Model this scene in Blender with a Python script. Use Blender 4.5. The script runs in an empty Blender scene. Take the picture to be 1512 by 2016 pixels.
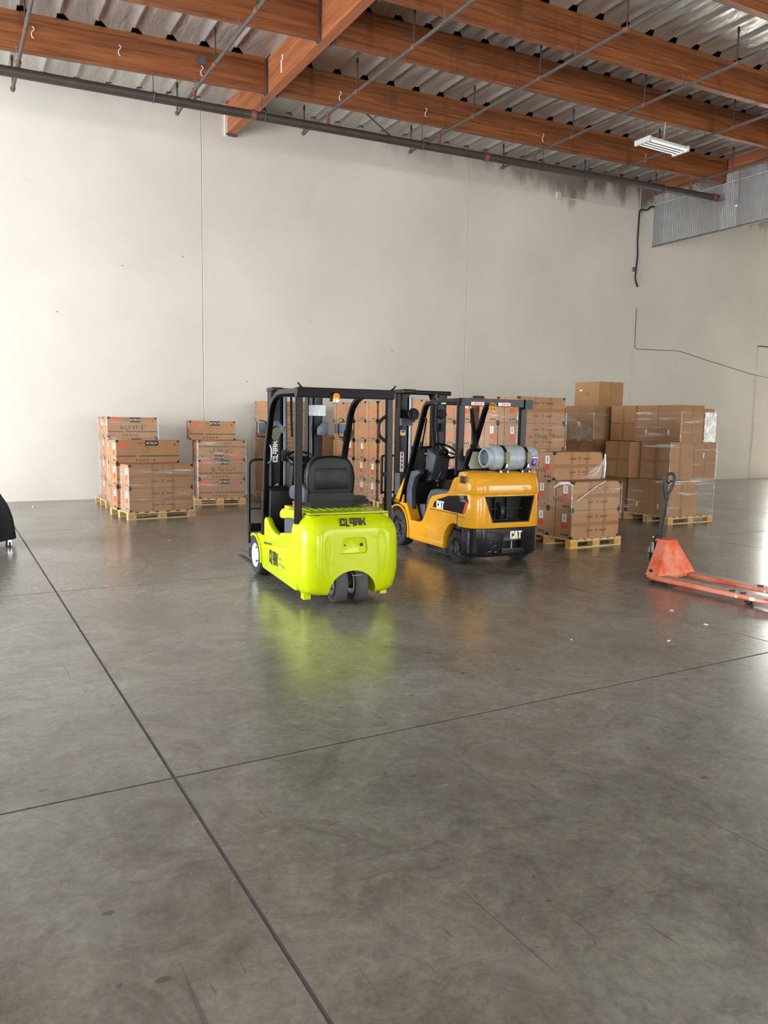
import bpy, bmesh, math, random
from mathutils import Vector, Matrix, noise as mnoise
random.seed(7)
SC = bpy.context.scene
COL = SC.collection
R = math.radians

# ------------------------------------------------------------------ camera
CAM_H = 1.72
F_PX = 1514.0
yaw, pit, rol = R(29.70), R(6.55), R(0.98)
_f = Vector((math.sin(yaw)*math.cos(pit), math.cos(yaw)*math.cos(pit), -math.sin(pit)))
_r = Vector((math.cos(yaw), -math.sin(yaw), 0))
_u = _r.cross(_f)
_r2 = math.cos(rol)*_r + math.sin(rol)*_u
_u2 = -math.sin(rol)*_r + math.cos(rol)*_u
cam_d = bpy.data.cameras.new('camera'); cam = bpy.data.objects.new('camera', cam_d); COL.objects.link(cam)
cam_d.sensor_fit = 'VERTICAL'; cam_d.sensor_height = 36.0; cam_d.lens = 36.0*F_PX/2016.0
cam_d.clip_start = 0.05; cam_d.clip_end = 200
M = Matrix.Identity(4)
for i in range(3):
    M[i][0], M[i][1], M[i][2] = _r2[i], _u2[i], -_f[i]
M[2][3] = CAM_H
cam.matrix_world = M
SC.camera = cam

# ------------------------------------------------------------------ world, daylight through the dock doors, exposure
W = bpy.data.worlds.new('daylight_sky'); SC.world = W; W.use_nodes = True
bgn = W.node_tree.nodes['Background']
bgn.inputs[0].default_value = (0.80, 0.90, 1.0, 1); bgn.inputs[1].default_value = 1.5
SC.view_settings.view_transform = 'Standard'; SC.view_settings.look = 'None'
SC.view_settings.gamma = 1.0; SC.view_settings.use_curve_mapping = False
SC.view_settings.exposure = 1.25
SC.cycles.use_denoising = True
SC.cycles.max_bounces = 6; SC.cycles.diffuse_bounces = 4; SC.cycles.glossy_bounces = 3
SC.cycles.caustics_reflective = False; SC.cycles.caustics_refractive = False
SC.cycles.use_adaptive_sampling = True; SC.cycles.adaptive_threshold = 0.06; SC.cycles.adaptive_min_samples = 12
SC.cycles.transparent_max_bounces = 10
SC.cycles.sample_clamp_indirect = 6.0

def door_light(name, loc, rot, sx, sy, power, col):
    d = bpy.data.lights.new(name, 'AREA'); d.shape = 'RECTANGLE'; d.size = sx; d.size_y = sy
    d.energy = power; d.color = col
    o = bpy.data.objects.new(name, d); COL.objects.link(o); o.location = loc; o.rotation_euler = rot
    return o
# room extents
XL, XR, YF, YB = -9.0, 32.0, -9.0, 17.42
DOOR_H = 5.4
FRONT_DOORS = [(-6.6, -2.4), (0.2, 4.4), (7.4, 11.6), (14.6, 18.8)]
for a, b, pw in [(*d_, w_) for d_, w_ in zip(FRONT_DOORS, (440, 180, 190, 330))]:
    door_light('dock_daylight', ((a+b)/2, YF+0.02, DOOR_H/2), (R(90), 0, 0), b-a-.1, DOOR_H-.2, pw, (1.0, 0.965, 0.90))
LEFT_DOOR = (7.0, 15.5)
door_light('dock_daylight', (XL+0.02, sum(LEFT_DOOR)/2, DOOR_H/2), (R(90), 0, R(-90)), LEFT_DOOR[1]-LEFT_DOOR[0]-.1, DOOR_H-.2, 1350, (0.88, 0.94, 1.0))
BACK_DOOR = (26.7, 30.4); BACK_H = 4.4
door_light('dock_daylight', (sum(BACK_DOOR)/2, YB+.05, BACK_H/2), (R(90), 0, R(180)), BACK_DOOR[1]-BACK_DOOR[0]-.1, BACK_H-.1, 700, (1.0, 0.99, 0.90))

# ------------------------------------------------------------------ materials
def lin(c):
    return tuple(((v/255)/12.92 if v/255 <= 0.04045 else ((v/255+0.055)/1.055)**2.4) for v in c)
MATS = {}
def newmat(name):
    m = bpy.data.materials.new(name); m.use_nodes = True
    MATS[name] = m
    return m, m.node_tree, m.node_tree.nodes['Principled BSDF']
def nd(nt, typ, **kw):
    n = nt.nodes.new(typ)
    for k, v in kw.items():
        if k.startswith('i_'):
            key = k[2:]
            n.inputs[int(key) if key.isdigit() else key.replace('_', ' ')].default_value = v
        else: setattr(n, k, v)
    return n
def ramp(nt, src, stops, interp='LINEAR'):
    r = nt.nodes.new('ShaderNodeValToRGB'); r.color_ramp.interpolation = interp
    e = r.color_ramp.elements
    while len(e) < len(stops): e.new(0.5)
    for i, (p, c) in enumerate(stops):
        e[i].position = p
        e[i].color = (c, c, c, 1) if isinstance(c, (int, float)) else (*c, 1)
    nt.links.new(src, r.inputs[0]); return r
def coords(nt, scale=(1, 1, 1), world=False):
    mp = nt.nodes.new('ShaderNodeMapping'); mp.inputs['Scale'].default_value = scale
    if world:
        g = nt.nodes.new('ShaderNodeNewGeometry'); nt.links.new(g.outputs['Position'], mp.inputs[0])
    else:
        t = nt.nodes.new('ShaderNodeTexCoord'); nt.links.new(t.outputs['Object'], mp.inputs[0])
    return mp.outputs[0]
def noise(nt, vec, scale, detail=4, rough=0.55, dist=0.0):
    n = nd(nt, 'ShaderNodeTexNoise', i_Scale=scale, i_Detail=detail, i_Roughness=rough, i_Distortion=dist)
    nt.links.new(vec, n.inputs['Vector']); return n.outputs['Fac']
def mixc(nt, fac, a, b, mode='MIX'):
    m = nt.nodes.new('ShaderNodeMix'); m.data_type = 'RGBA'; m.blend_type = mode
    for sock, v in ((m.inputs[0], fac), (m.inputs[6], a), (m.inputs[7], b)):
        if hasattr(v, 'is_linked') or isinstance(v, bpy.types.NodeSocket): nt.links.new(v, sock)
        elif isinstance(v, (int, float)): sock.default_value = v
        else: sock.default_value = (*v, 1)
    return m.outputs[2]
def math_n(nt, op, a, b=None, clamp=False):
    m = nt.nodes.new('ShaderNodeMath'); m.operation = op; m.use_clamp = clamp
    for i, v in enumerate((a, b)):
        if v is None: continue
        if isinstance(v, (int, float)): m.inputs[i].default_value = v
        else: nt.links.new(v, m.inputs[i])
    return m.outputs[0]
def add_bump(nt, b, h, strength=0.2, dist=0.01):
    n = nd(nt, 'ShaderNodeBump', i_Strength=strength, i_Distance=dist)
    nt.links.new(h, n.inputs['Height']); nt.links.new(n.outputs[0], b.inputs['Normal'])
def mk(name, col, rough=0.5, metal=0.0, var=0.08, vs=6.0, stretch=(1, 1, 1), bump=0.0, bs=60.0, coat=0.0, spec=0.5, emis=0.0, rv=0.0, dirt=None):
    m, nt, b = newmat(name)
    c = lin(col); vec = coords(nt, stretch)
    f = noise(nt, vec, vs)
    lo = tuple(max(0, x*(1-var)) for x in c); hi = tuple(min(1, x*(1+var)) for x in c)
    r = ramp(nt, f, [(0.3, lo), (0.7, hi)])
    out = r.outputs[0]
    if dirt:
        d = ramp(nt, noise(nt, vec, dirt[1], 6, .65), [(dirt[2], 0.0), (dirt[2]+.12, 1.0)])
        out = mixc(nt, d.outputs[0], out, lin(dirt[0]))
    nt.links.new(out, b.inputs['Base Color'])
    b.inputs['Roughness'].default_value = rough; b.inputs['Metallic'].default_value = metal
    b.inputs['Specular IOR Level'].default_value = spec
    b.inputs['Coat Weight'].default_value = coat; b.inputs['Coat Roughness'].default_value = 0.06
    if rv:
        rr = ramp(nt, noise(nt, vec, vs*2.3), [(0.3, max(0, rough-rv)), (0.7, min(1, rough+rv))])
        nt.links.new(rr.outputs[0], b.inputs['Roughness'])
    if bump: add_bump(nt, b, noise(nt, vec, bs, 5), bump, 0.004)
    if emis:
        b.inputs['Emission Color'].default_value = (*c, 1); b.inputs['Emission Strength'].default_value = emis
    return m

mk('lime_paint', (184, 200, 0), 0.45, var=0.03, coat=0.4, spec=0.1)
mk('cat_yellow', (214, 150, 20), 0.4, var=0.05, coat=0.6, spec=.2, dirt=((150, 110, 40), 7, .72))
mk('cat_navy', (17, 19, 24), 0.25, var=0.1, coat=0.4, dirt=((110, 110, 108), 9, .77))
mk('black_paint', (7, 7, 9), 0.28, var=0.12, spec=0.2)
mk('black_steel', (12, 12, 14), 0.40, var=0.15, spec=0.3)
mk('charcoal_plastic', (62, 66, 74), 0.55, var=0.12, bump=.1, bs=200)
mk('dark_plastic', (15, 15, 17), 0.5, spec=0.25, var=0.12, bump=.08, bs=220)
mk('seat_vinyl', (6, 6, 7), 0.36, spec=0.22, var=0.1, bump=.12, bs=160)
mk('interior_black', (8, 8, 9), 0.7, var=0.1)
mk('tyre_rubber', (32, 32, 34), 0.75, var=0.15, bump=.2, bs=120)
mk('tyre_dusty', (72, 72, 74), 0.8, var=0.15, bump=.2, bs=120)
mk('white_rim', (226, 230, 234), 0.4, var=0.05, dirt=((150, 150, 150), 12, .7))
mk('dark_rim', (42, 40, 40), 0.5, var=0.25, rv=.1)
mk('chrome', (200, 203, 206), 0.16, 1.0, var=0.05)
mk('steel_grey', (120, 122, 126), 0.38, 0.8, var=0.12)
mk('grey_lamp', (92, 102, 116), 0.4, var=0.08)
mk('mirror_glass', (190, 190, 170), 0.04, 1.0, var=0.02)
mk('amber_lens', (226, 118, 0), 0.12, var=0.15, vs=30, coat=.5, emis=0.1)
mk('amber_dark', (120, 50, 12), 0.2, var=0.1)
mk('cylinder_dark', (58, 62, 70), 0.25, 0.7, var=0.1)
mk('lamp_segment', (206, 120, 132), 0.3, var=.15, vs=40)
mk('clear_lens', (112, 116, 120), 0.08, var=0.6, vs=40, spec=.8)
mk('red_lens', (150, 16, 30), 0.15, var=0.15, vs=40, coat=.5)
mk('red_plastic', (230, 60, 80), 0.35)
mk('white_print', (235, 235, 232), 0.5, var=0.03)
mk('yellow_print', (245, 190, 20), 0.5, var=0.03)
mk('red_print', (205, 72, 58), 0.6, var=0.1, vs=30)
mk('orange_print', (222, 96, 70), 0.65, var=0.1, vs=30)
mk('black_print', (30, 26, 24), 0.6, var=0.15, vs=40)
mk('brown_print', (108, 74, 50), 0.75, var=0.2, vs=40)
mk('grey_print', (120, 140, 60), 0.45, var=0.1)
mk('purple_print', (112, 58, 82), 0.7, var=0.12)
mk('green_print', (52, 84, 74), 0.7, var=0.12)
mk('blue_print', (56, 60, 160), 0.4, var=0.1)
mk('pink_print', (226, 120, 170), 0.4, var=0.2, vs=40)
mk('marker_ink', (88, 56, 36), 0.7, var=0.1)
mk('tank_grey', (158, 170, 176), 0.36, var=0.05, dirt=((120, 124, 124), 8, .76))
mk('brass', (104, 96, 66), 0.45, 0.5, var=0.15)
mk('corner_black', (22, 20, 22), 0.5, var=0.1)
mk('tape_brown', (144, 104, 68), 0.32, var=0.06, vs=3)
mk('pallet_wood', (198, 172, 124), 0.75, var=0.14, vs=3, stretch=(1, 8, 8), bump=.15, bs=30)
mk('pallet_block', (188, 150, 96), 0.8, var=0.18, vs=9, bump=.15, bs=40)
mk('block_yellow', (206, 152, 40), 0.7, var=0.1)
mk('jack_orange', (214, 88, 44), 0.42, var=0.1, dirt=((218, 132, 106), 3.2, .42), rv=.1)
mk('jack_worn', (186, 140, 118), 0.5, var=0.18, vs=9, dirt=((150, 130, 118), 5, .55))
mk('jack_grip', (34, 38, 48), 0.42, var=0.1)
mk('pipe_iron', (62, 54, 48), 0.55, var=0.2, vs=5, dirt=((84, 60, 46), 4, .62), bump=.1)
mk('pipe_grey', (84, 77, 71), 0.55, var=0.15, vs=5, bump=.1)
mk('coupling_red', (126, 76, 58), 0.6, var=0.2)
mk('wire_steel', (90, 88, 86), 0.5, 0.5, var=0.1)
mk('galvanised', (226, 228, 228), 0.18, 0.7, var=0.07, vs=3)
mk('hanger_steel', (88, 90, 90), 0.5, 0.6, var=0.15)
mk('fixture_white', (228, 228, 224), 0.4, var=0.03)
mk('lamp_tube', (246, 246, 242), 0.4, emis=0.25)
mk('conduit_white', (210, 206, 196), 0.5, var=0.04)
mk('cable_black', (16, 15, 20), 0.5)
mk('sealant', (226, 222, 212), 0.6, var=0.05)
mk('joint_filler', (92, 86, 90), 0.8, var=0.2, vs=30)
mk('joint_dark', (44, 40, 36), 0.9, var=0.2)
mk('deck_dark', (40, 34, 30), 0.9, var=0.2)
mk('black_cloth', (12, 13, 18), 0.85, var=0.25, vs=9, bump=.3, bs=50)
mk('paper_white', (224, 224, 220), 0.7)
mk('dock_frame', (150, 152, 150), 0.5, var=0.08)
mk('exterior_ground', (150, 148, 142), 0.9, var=0.1)

def cardboard(name, col):
    m, nt, b = newmat(name)
    c = lin(col); vec = coords(nt)
    oi = nt.nodes.new('ShaderNodeObjectInfo')
    f = noise(nt, vec, 2.2, 5)
    r = ramp(nt, f, [(0.3, tuple(x*.90 for x in c)), (0.7, tuple(x*1.08 for x in c))])
    v = ramp(nt, oi.outputs['Random'], [(0, (.90, .90, .90)), (1, (1.06, 1.05, 1.03))])
    out = mixc(nt, 1.0, r.outputs[0], v.outputs[0], 'MULTIPLY')
    nt.links.new(out, b.inputs['Base Color']); b.inputs['Roughness'].default_value = 0.72
    b.inputs['Specular IOR Level'].default_value = 0.3
    w = noise(nt, coords(nt, (140, 140, 2)), 1.0, 2)
    add_bump(nt, b, w, 0.06, 0.002)
cardboard('card_ktech', (166, 127, 92))
cardboard('card_plain', (158, 119, 84))

def wood(name, dark, mid, light):
    m, nt, b = newmat(name)
    vec = coords(nt, (0.35, 5, 9))
    f = noise(nt, vec, 2.0, 6, .6, .6)
    g = noise(nt, coords(nt, (0.5, 14, 40)), 3.0, 4, .6, .3)
    r = ramp(nt, f, [(0.30, lin(dark)), (0.5, lin(mid)), (0.72, lin(light))])
    out = mixc(nt, ramp(nt, g, [(.4, 0.0), (.7, .45)]).outputs[0], r.outputs[0], tuple(x*.55 for x in lin(mid)))
    # laminations every 38 mm: each lamella has its own tone
    sx = nt.nodes.new('ShaderNodeSeparateXYZ'); nt.links.new(coords(nt), sx.inputs[0])
    lam = math_n(nt, 'FLOOR', math_n(nt, 'MULTIPLY', sx.outputs[2], 1/0.1))
    wn = nt.nodes.new('ShaderNodeTexWhiteNoise'); wn.noise_dimensions = '1D'; nt.links.new(lam, wn.inputs['W'])
    tone = ramp(nt, wn.outputs['Value'], [(0, .80), (1, 1.12)])
    out = mixc(nt, 1.0, out, tone.outputs[0], 'MULTIPLY')
    # old water streaks
    st = ramp(nt, noise(nt, coords(nt, (1.6, 1, .25)), 1.3, 5, .6, .8), [(.60, 0.0), (.70, .55)])
    out = mixc(nt, st.outputs[0], out, tuple(x*.42 for x in lin(mid)))
    nt.links.new(out, b.inputs['Base Color']); b.inputs['Roughness'].default_value = 0.55
    add_bump(nt, b, g, 0.12, 0.004)
wood('glulam', (94, 50, 23), (142, 80, 38), (176, 106, 54))
wood('girder_wood', (142, 80, 46), (172, 100, 58), (194, 124, 78))
wood('nailer_wood', (132, 74, 36), (164, 98, 50), (186, 120, 66))

# painted tilt-up concrete
m, nt, b = newmat('wall_paint')
vecw = coords(nt, world=True)
sep = nt.nodes.new('ShaderNodeSeparateXYZ'); nt.links.new(vecw, sep.inputs[0])
base = ramp(nt, noise(nt, vecw, 0.35, 5), [(.3, lin((208, 201, 190))), (.7, lin((222, 215, 204)))]).outputs[0]
# faint rubbed patches and scuffs
scuff = ramp(nt, noise(nt, coords(nt, (1, 1, 2.2), True), 1.7, 8, .7), [(.66, 0.0), (.80, .35)])
base = mixc(nt, scuff.outputs[0], base, lin((150, 144, 136)))
spk = nd(nt, 'ShaderNodeTexVoronoi', i_Scale=1.1); nt.links.new(coords(nt, (1, 1, 1.6), True), spk.inputs['Vector'])
base = mixc(nt, ramp(nt, spk.outputs['Distance'], [(0.018, .75), (0.032, 0.0)]).outputs[0], base, lin((110, 104, 98)))
# soot and rust stains hanging down from the roof line, strongest to the right
rx = math_n(nt, 'SUBTRACT', sep.outputs[0], 5.82)
roofz = math_n(nt, 'ADD', math_n(nt, 'MULTIPLY', rx, .039), 8.70)
below = math_n(nt, 'SUBTRACT', roofz, sep.outputs[2])
amt = math_n(nt, 'MULTIPLY', math_n(nt, 'SUBTRACT', sep.outputs[0], 7.5), 1/10.0, True)
drip = noise(nt, coords(nt, (.8, 1, .22), True), 1.3, 7, .58, .3)
length = math_n(nt, 'MULTIPLY', math_n(nt, 'MULTIPLY', math_n(nt, 'SUBTRACT', drip, .28), 2.6), math_n(nt, 'ADD', math_n(nt, 'MULTIPLY', amt, .65), .42))
length = math_n(nt, 'ADD', length, .22)
stain = ramp(nt, math_n(nt, 'SUBTRACT', length, below), [(0.0, 0.0), (.42, 1.0)])
stainf = math_n(nt, 'MULTIPLY', stain.outputs[0], math_n(nt, 'ADD', math_n(nt, 'MULTIPLY', amt, .70), .20))
base = mixc(nt, stainf, base, lin((112, 94, 84)))
nt.links.new(base, b.inputs['Base Color']); b.inputs['Roughness'].default_value = 0.7
add_bump(nt, b, noise(nt, vecw, 30, 5), 0.10, 0.004)

# burnished slab
m, nt, b = newmat('floor_concrete')
vecw = coords(nt, world=True)
n1 = noise(nt, vecw, 0.55, 6, .6); n2 = noise(nt, vecw, 2.4, 10, .74, 1.3); n3 = noise(nt, vecw, 22, 6, .7, .8)
c1 = ramp(nt, n1, [(.3, lin((106, 103, 96))), (.5, lin((121, 118, 110))), (.7, lin((137, 135, 128)))]).outputs[0]
c2 = ramp(nt, n2, [(.34, (.68, .67, .65)), (.48, (.95, .95, .94)), (.66, (1.24, 1.24, 1.22))]).outputs[0]
base = mixc(nt, 1.0, c1, c2, 'MULTIPLY')
base = mixc(nt, .55, base, mixc(nt, 1.0, base, ramp(nt, n3, [(.36, .70), (.64, 1.22)]).outputs[0], 'MULTIPLY'))
# brown traffic film
br = ramp(nt, noise(nt, coords(nt, (1, .6, 1), True), .8, 6, .6, 1.0), [(.5, 0.0), (.68, .40)])
base = mixc(nt, br.outputs[0], base, lin((96, 88, 78)))
# oil spots
vo = nd(nt, 'ShaderNodeTexVoronoi', i_Scale=2.6); nt.links.new(coords(nt, (1, 1.6, 1), True), vo.inputs['Vector'])
base = mixc(nt, ramp(nt, vo.outputs['Distance'], [(.045, .65), (.075, 0.0)]).outputs[0], base, lin((70, 66, 60)))
# scratches
for (sxv, syv, sc, th) in ((22, .8, 1.0, .70), (1.1, 26, 1.0, .715), (9, 20, .7, .70), (30, 8, .6, .71)):
    s = ramp(nt, noise(nt, coords(nt, (sxv, syv, 1), True), sc, 3, .5, .5), [(th, 0.0), (th+.02, .42)])
    base = mixc(nt, s.outputs[0], base, lin((66, 62, 58)))
# curved tyre scuffs
sep = nt.nodes.new('ShaderNodeSeparateXYZ'); nt.links.new(vecw, sep.inputs[0])
for (cx, cy, rad, wd, colr) in ((.75, 13.1, 1.25, .05, (168, 164, 156)), (.35, 9.7, 1.75, .035, (74, 70, 66)), (3.0, 9.2, 1.2, .03, (84, 80, 74)), (9.6, 7.4, 2.2, .10, (150, 146, 136))):
    dx = math_n(nt, 'SUBTRACT', sep.outputs[0], cx); dy = math_n(nt, 'SUBTRACT', sep.outputs[1], cy)
    dd = math_n(nt, 'SQRT', math_n(nt, 'ADD', math_n(nt, 'MULTIPLY', dx, dx), math_n(nt, 'MULTIPLY', dy, dy)))
    ring = math_n(nt, 'SUBTRACT', 1.0, math_n(nt, 'MULTIPLY', math_n(nt, 'ABSOLUTE', math_n(nt, 'SUBTRACT', dd, rad)), 1/wd), True)
    base = mixc(nt, math_n(nt, 'MULTIPLY', math_n(nt, 'MULTIPLY', ring, n1), .9), base, lin(colr))
nt.links.new(base, b.inputs['Base Color'])
rr = ramp(nt, n1, [(.3, .28), (.7, .19)]); nt.links.new(rr.outputs[0], b.inputs['Roughness'])
b.inputs['Specular IOR Level'].default_value = 0.95
add_bump(nt, b, n2, 0.05, 0.006)

# foil faced roof insulation
m, nt, b = newmat('foil')
vec = coords(nt)
oi = nt.nodes.new('ShaderNodeObjectInfo')
tone = ramp(nt, oi.outputs['Random'], [(0, lin((180, 177, 170))), (1, lin((204, 201, 194)))])
nt.links.new(tone.outputs[0], b.inputs['Base Color'])
b.inputs['Metallic'].default_value = 0.55; b.inputs['Roughness'].default_value = 0.34
geo = coords(nt, (2.2, .8, 1), True)
add_bump(nt, b, noise(nt, geo, 2.4, 5, .5, .6), 0.55, 0.05)

# stretch film
def film(name, lo, hi, streak, whit=.9):
    m, nt, b = newmat(name)
    vec = coords(nt, streak, True)
    f = noise(nt, vec, 1.0, 6, .65, .5)
    b.inputs['Base Color'].default_value = (whit, whit, whit*.97, 1)
    b.inputs['Roughness'].default_value = 0.16; b.inputs['Specular IOR Level'].default_value = 0.9
    a = ramp(nt, f, [(.48, lo), (.60, lo*1.8), (.67, hi)])  # streaks of denser white painted in as the film's glints
    nt.links.new(a.outputs[0], b.inputs['Alpha'])
    add_bump(nt, b, f, 0.8, 0.02)
    return m
film('stretch_film', .05, .62, (1.0, 1.0, 17))
film('film_loose', .14, .85, (7, 7, 7))
film('film_white', .75, 1.0, (9, 9, 9))
m, nt, b = newmat('window_glare')
b.inputs['Base Color'].default_value = (*lin((196, 198, 184)), 1); b.inputs['Roughness'].default_value = .3  # opaque pale colour stands in for light reflected off the screen pane

# ------------------------------------------------------------------ mesh helpers
def fillet(path, r, n=5):
    P = [Vector(p) for p in path]; out = [P[0]]
    for i in range(1, len(P)-1):
        a, c, d = P[i-1], P[i], P[i+1]
        u, v = (a-c), (d-c); k = min(r, u.length*.49, v.length*.49)
        p, q = c+u.normalized()*k, c+v.normalized()*k
        for j in range(n+1):
            t = j/n; out.append((1-t)**2*p + 2*t*(1-t)*c + t*t*q)
    out.append(P[-1]); return out
class MB:
    """collects shapes into one bmesh; build() links it as one mesh object"""
    def __init__(s): s.bm = bmesh.new()
    def _merge(s, tb, bev=0, seg=2, ang=25):
        if bev > 0:
            es = [e for e in tb.edges if len(e.link_faces) == 2 and e.calc_face_angle(0) > R(ang)]
            bmesh.ops.bevel(tb, geom=es, offset=bev, segments=seg, profile=0.5, affect='EDGES', clamp_overlap=True)
        me = bpy.data.meshes.new('t'); tb.to_mesh(me); tb.free(); s.bm.from_mesh(me); bpy.data.meshes.remove(me); return s
    def box(s, x0, x1, y0, y1, z0, z1, bev=0, seg=2):
        tb = bmesh.new()
        v = [tb.verts.new(p) for p in ((x0,y0,z0),(x1,y0,z0),(x1,y1,z0),(x0,y1,z0),(x0,y0,z1),(x1,y0,z1),(x1,y1,z1),(x0,y1,z1))]
        for f in ((3,2,1,0),(4,5,6,7),(0,1,5,4),(1,2,6,5),(2,3,7,6),(3,0,4,7)): tb.faces.new([v[i] for i in f])
        return s._merge(tb, bev, seg)
    def hexa(s, pts, bev=0, seg=2):
        tb = bmesh.new(); v = [tb.verts.new(p) for p in pts]
        for f in ((3,2,1,0),(4,5,6,7),(0,1,5,4),(1,2,6,5),(2,3,7,6),(3,0,4,7)): tb.faces.new([v[i] for i in f])
        bmesh.ops.recalc_face_normals(tb, faces=tb.faces)
        return s._merge(tb, bev, seg)
    def prism(s, poly, axis, a, b, bev=0, seg=2, ang=25):
        f3 = {'x': lambda u, v, w: (w, u, v), 'y': lambda u, v, w: (u, w, v), 'z': lambda u, v, w: (u, v, w)}[axis]
        tb = bmesh.new(); n = len(poly)
        A = [tb.verts.new(f3(u, v, a)) for u, v in poly]; B = [tb.verts.new(f3(u, v, b)) for u, v in poly]
        tb.faces.new(A); tb.faces.new(B[::-1])
        for i in range(n): tb.faces.new((A[i], B[i], B[(i+1) % n], A[(i+1) % n]))
        bmesh.ops.recalc_face_normals(tb, faces=tb.faces)
        return s._merge(tb, bev, seg, ang)
    def loft(s, rings, cap=True, closed=True):
        tb = bmesh.new(); V = [[tb.verts.new(p) for p in r] for r in rings]; n = len(rings[0])
        for i in range(len(V)-1):
            for j in range(n if closed else n-1):
                k = (j+1) % n; tb.faces.new((V[i][j], V[i][k], V[i+1][k], V[i+1][j]))
        if cap: tb.faces.new(V[0][::-1]); tb.faces.new(V[-1])
        bmesh.ops.recalc_face_normals(tb, faces=tb.faces)
        return s._merge(tb)
    def tube(s, path, r, n=10, cap=True, rect=None, up=(0, 0, 1), closed=False):
        P = [Vector(p) for p in path]; rings = []; up = Vector(up); prev = None
        for i, p in enumerate(P):
            if closed: t = (P[(i+1) % len(P)]-P[i-1]).normalized()
            else: t = (P[min(i+1, len(P)-1)]-P[max(i-1, 0)]).normalized()
            if prev is None:
                a = up if abs(t.dot(up)) < .95 else Vector((1, 0, 0))
                if abs(t.dot(a)) > .95: a = Vector((0, 1, 0))
                e1 = t.cross(a).normalized()
            else:
                e1 = (prev - t*prev.dot(t)).normalized()
            prev = e1; e2 = t.cross(e1)
            if rect:
                w, h = rect; c = min(w, h)*.18
                pts = [(-w/2+c,-h/2),(w/2-c,-h/2),(w/2,-h/2+c),(w/2,h/2-c),(w/2-c,h/2),(-w/2+c,h/2),(-w/2,h/2-c),(-w/2,-h/2+c)]
                rings.append([p+e1*u+e2*v for u, v in pts])
            else:
                rr = r[i] if isinstance(r, (list, tuple)) else r
                rings.append([p+e1*math.cos(2*math.pi*k/n)*rr+e2*math.sin(2*math.pi*k/n)*rr for k in range(n)])
        if closed: rings.append(rings[0])
        return s.loft(rings, cap and not closed)
    def cyl(s, p0, p1, r, n=16, r1=None): return s.tube([p0, p1], [r, r if r1 is None else r1], n)
    def lathe(s, prof, origin=(0, 0, 0), axis='x', n=32, cap=True):
        """prof: list of (along, radius)"""
        o = Vector(origin); rings = []
        for a, r in prof:
            ring = []
            for k in range(n):
                t = 2*math.pi*k/n; c, d = math.cos(t)*r, math.sin(t)*r
                ring.append(o+Vector({'x': (a, c, d), 'y': (c, a, d), 'z': (c, d, a)}[axis]))
            rings.append(ring)
        return s.loft(rings, cap)
    def ball(s, c, r, sc=(1, 1, 1), u=14, v=8):
        prof = [(-math.cos(math.pi*i/v), max(1e-4, math.sin(math.pi*i/v))) for i in range(v+1)]
        c = Vector(c); rings = []
        for a, q in prof:
            rings.append([c+Vector((math.cos(2*math.pi*k/u)*q*r*sc[0], math.sin(2*math.pi*k/u)*q*r*sc[1], a*r*sc[2])) for k in range(u)])
        return s.loft(rings, True)
    def grid(s, fn, nu, nv):
        tb = bmesh.new(); V = [[tb.verts.new(fn(i/nu, j/nv)) for j in range(nv+1)] for i in range(nu+1)]
        for i in range(nu):
            for j in range(nv): tb.faces.new((V[i][j], V[i+1][j], V[i+1][j+1], V[i][j+1]))
        return s._merge(tb)
    def mesh(s, name, mat, angle=32):
        me = bpy.data.meshes.new(name); s.bm.to_mesh(me); s.bm.free()
        me.materials.append(MATS[mat]); me.shade_smooth(); me.set_sharp_from_angle(angle=R(angle))
        return me
    def build(s, name, mat, parent=None, angle=32): return put(name, s.mesh(name, mat, angle), parent)
def put(name, me, parent=None, loc=None, rot=None):
    o = bpy.data.objects.new(name, me); COL.objects.link(o)
    if parent is not None: o.parent = parent
    if loc is not None: o.location = loc
    if rot is not None: o.rotation_euler = rot
    return o
def tag(o, label=None, cat=None, group=None, kind=None):
    if label: o['label'] = label
    if cat: o['category'] = cat
    if group: o['group'] = group
    if kind: o['kind'] = kind
    return o
def thing(name, label, cat, loc=(0, 0, 0), rz=0.0, group=None):
    o = bpy.data.objects.new(name, None); COL.objects.link(o); o.empty_display_size = .2
    o.location = loc; o.rotation_euler = (0, 0, rz)
    return tag(o, label, cat, group)
def boolean(o, cutter, op='DIFFERENCE'):
    md = o.modifiers.new('b', 'BOOLEAN'); md.object = cutter; md.operation = op; md.solver = 'EXACT'
    dg = bpy.context.evaluated_depsgraph_get(); me = bpy.data.meshes.new_from_object(o.evaluated_get(dg))
    mats = list(o.data.materials); o.modifiers.clear(); o.data = me
    if not me.materials:
        for q in mats: me.materials.append(q)
    me.polygons.foreach_set('material_index', [0]*len(me.polygons))
    me.shade_smooth(); me.set_sharp_from_angle(angle=R(32))
    bpy.data.objects.remove(cutter, do_unlink=True)
    return o
def decal(name, polys, origin, u, v, mat, parent, thick=.0015):
    """flat print: 2-D polygons laid on the plane (origin,u,v), a millimetre and a half thick"""
    o, u, v = Vector(origin), Vector(u), Vector(v); n = u.cross(v).normalized()*thick
    bm = bmesh.new()
    for p in polys:
        A = [bm.verts.new(o+u*a+v*b) for a, b in p]; B = [bm.verts.new(o+u*a+v*b+n) for a, b in p]
        bm.faces.new(B)
        for i in range(len(p)): bm.faces.new((A[i], A[(i+1) % len(p)], B[(i+1) % len(p)], B[i]))
    bmesh.ops.recalc_face_normals(bm, faces=bm.faces)
    me = bpy.data.meshes.new(name); bm.to_mesh(me); bm.free(); me.materials.append(MATS[mat])
    return put(name, me, parent)
def rc(x0, y0, x1, y1): return [(x0, y0), (x1, y0), (x1, y1), (x0, y1)]
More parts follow.
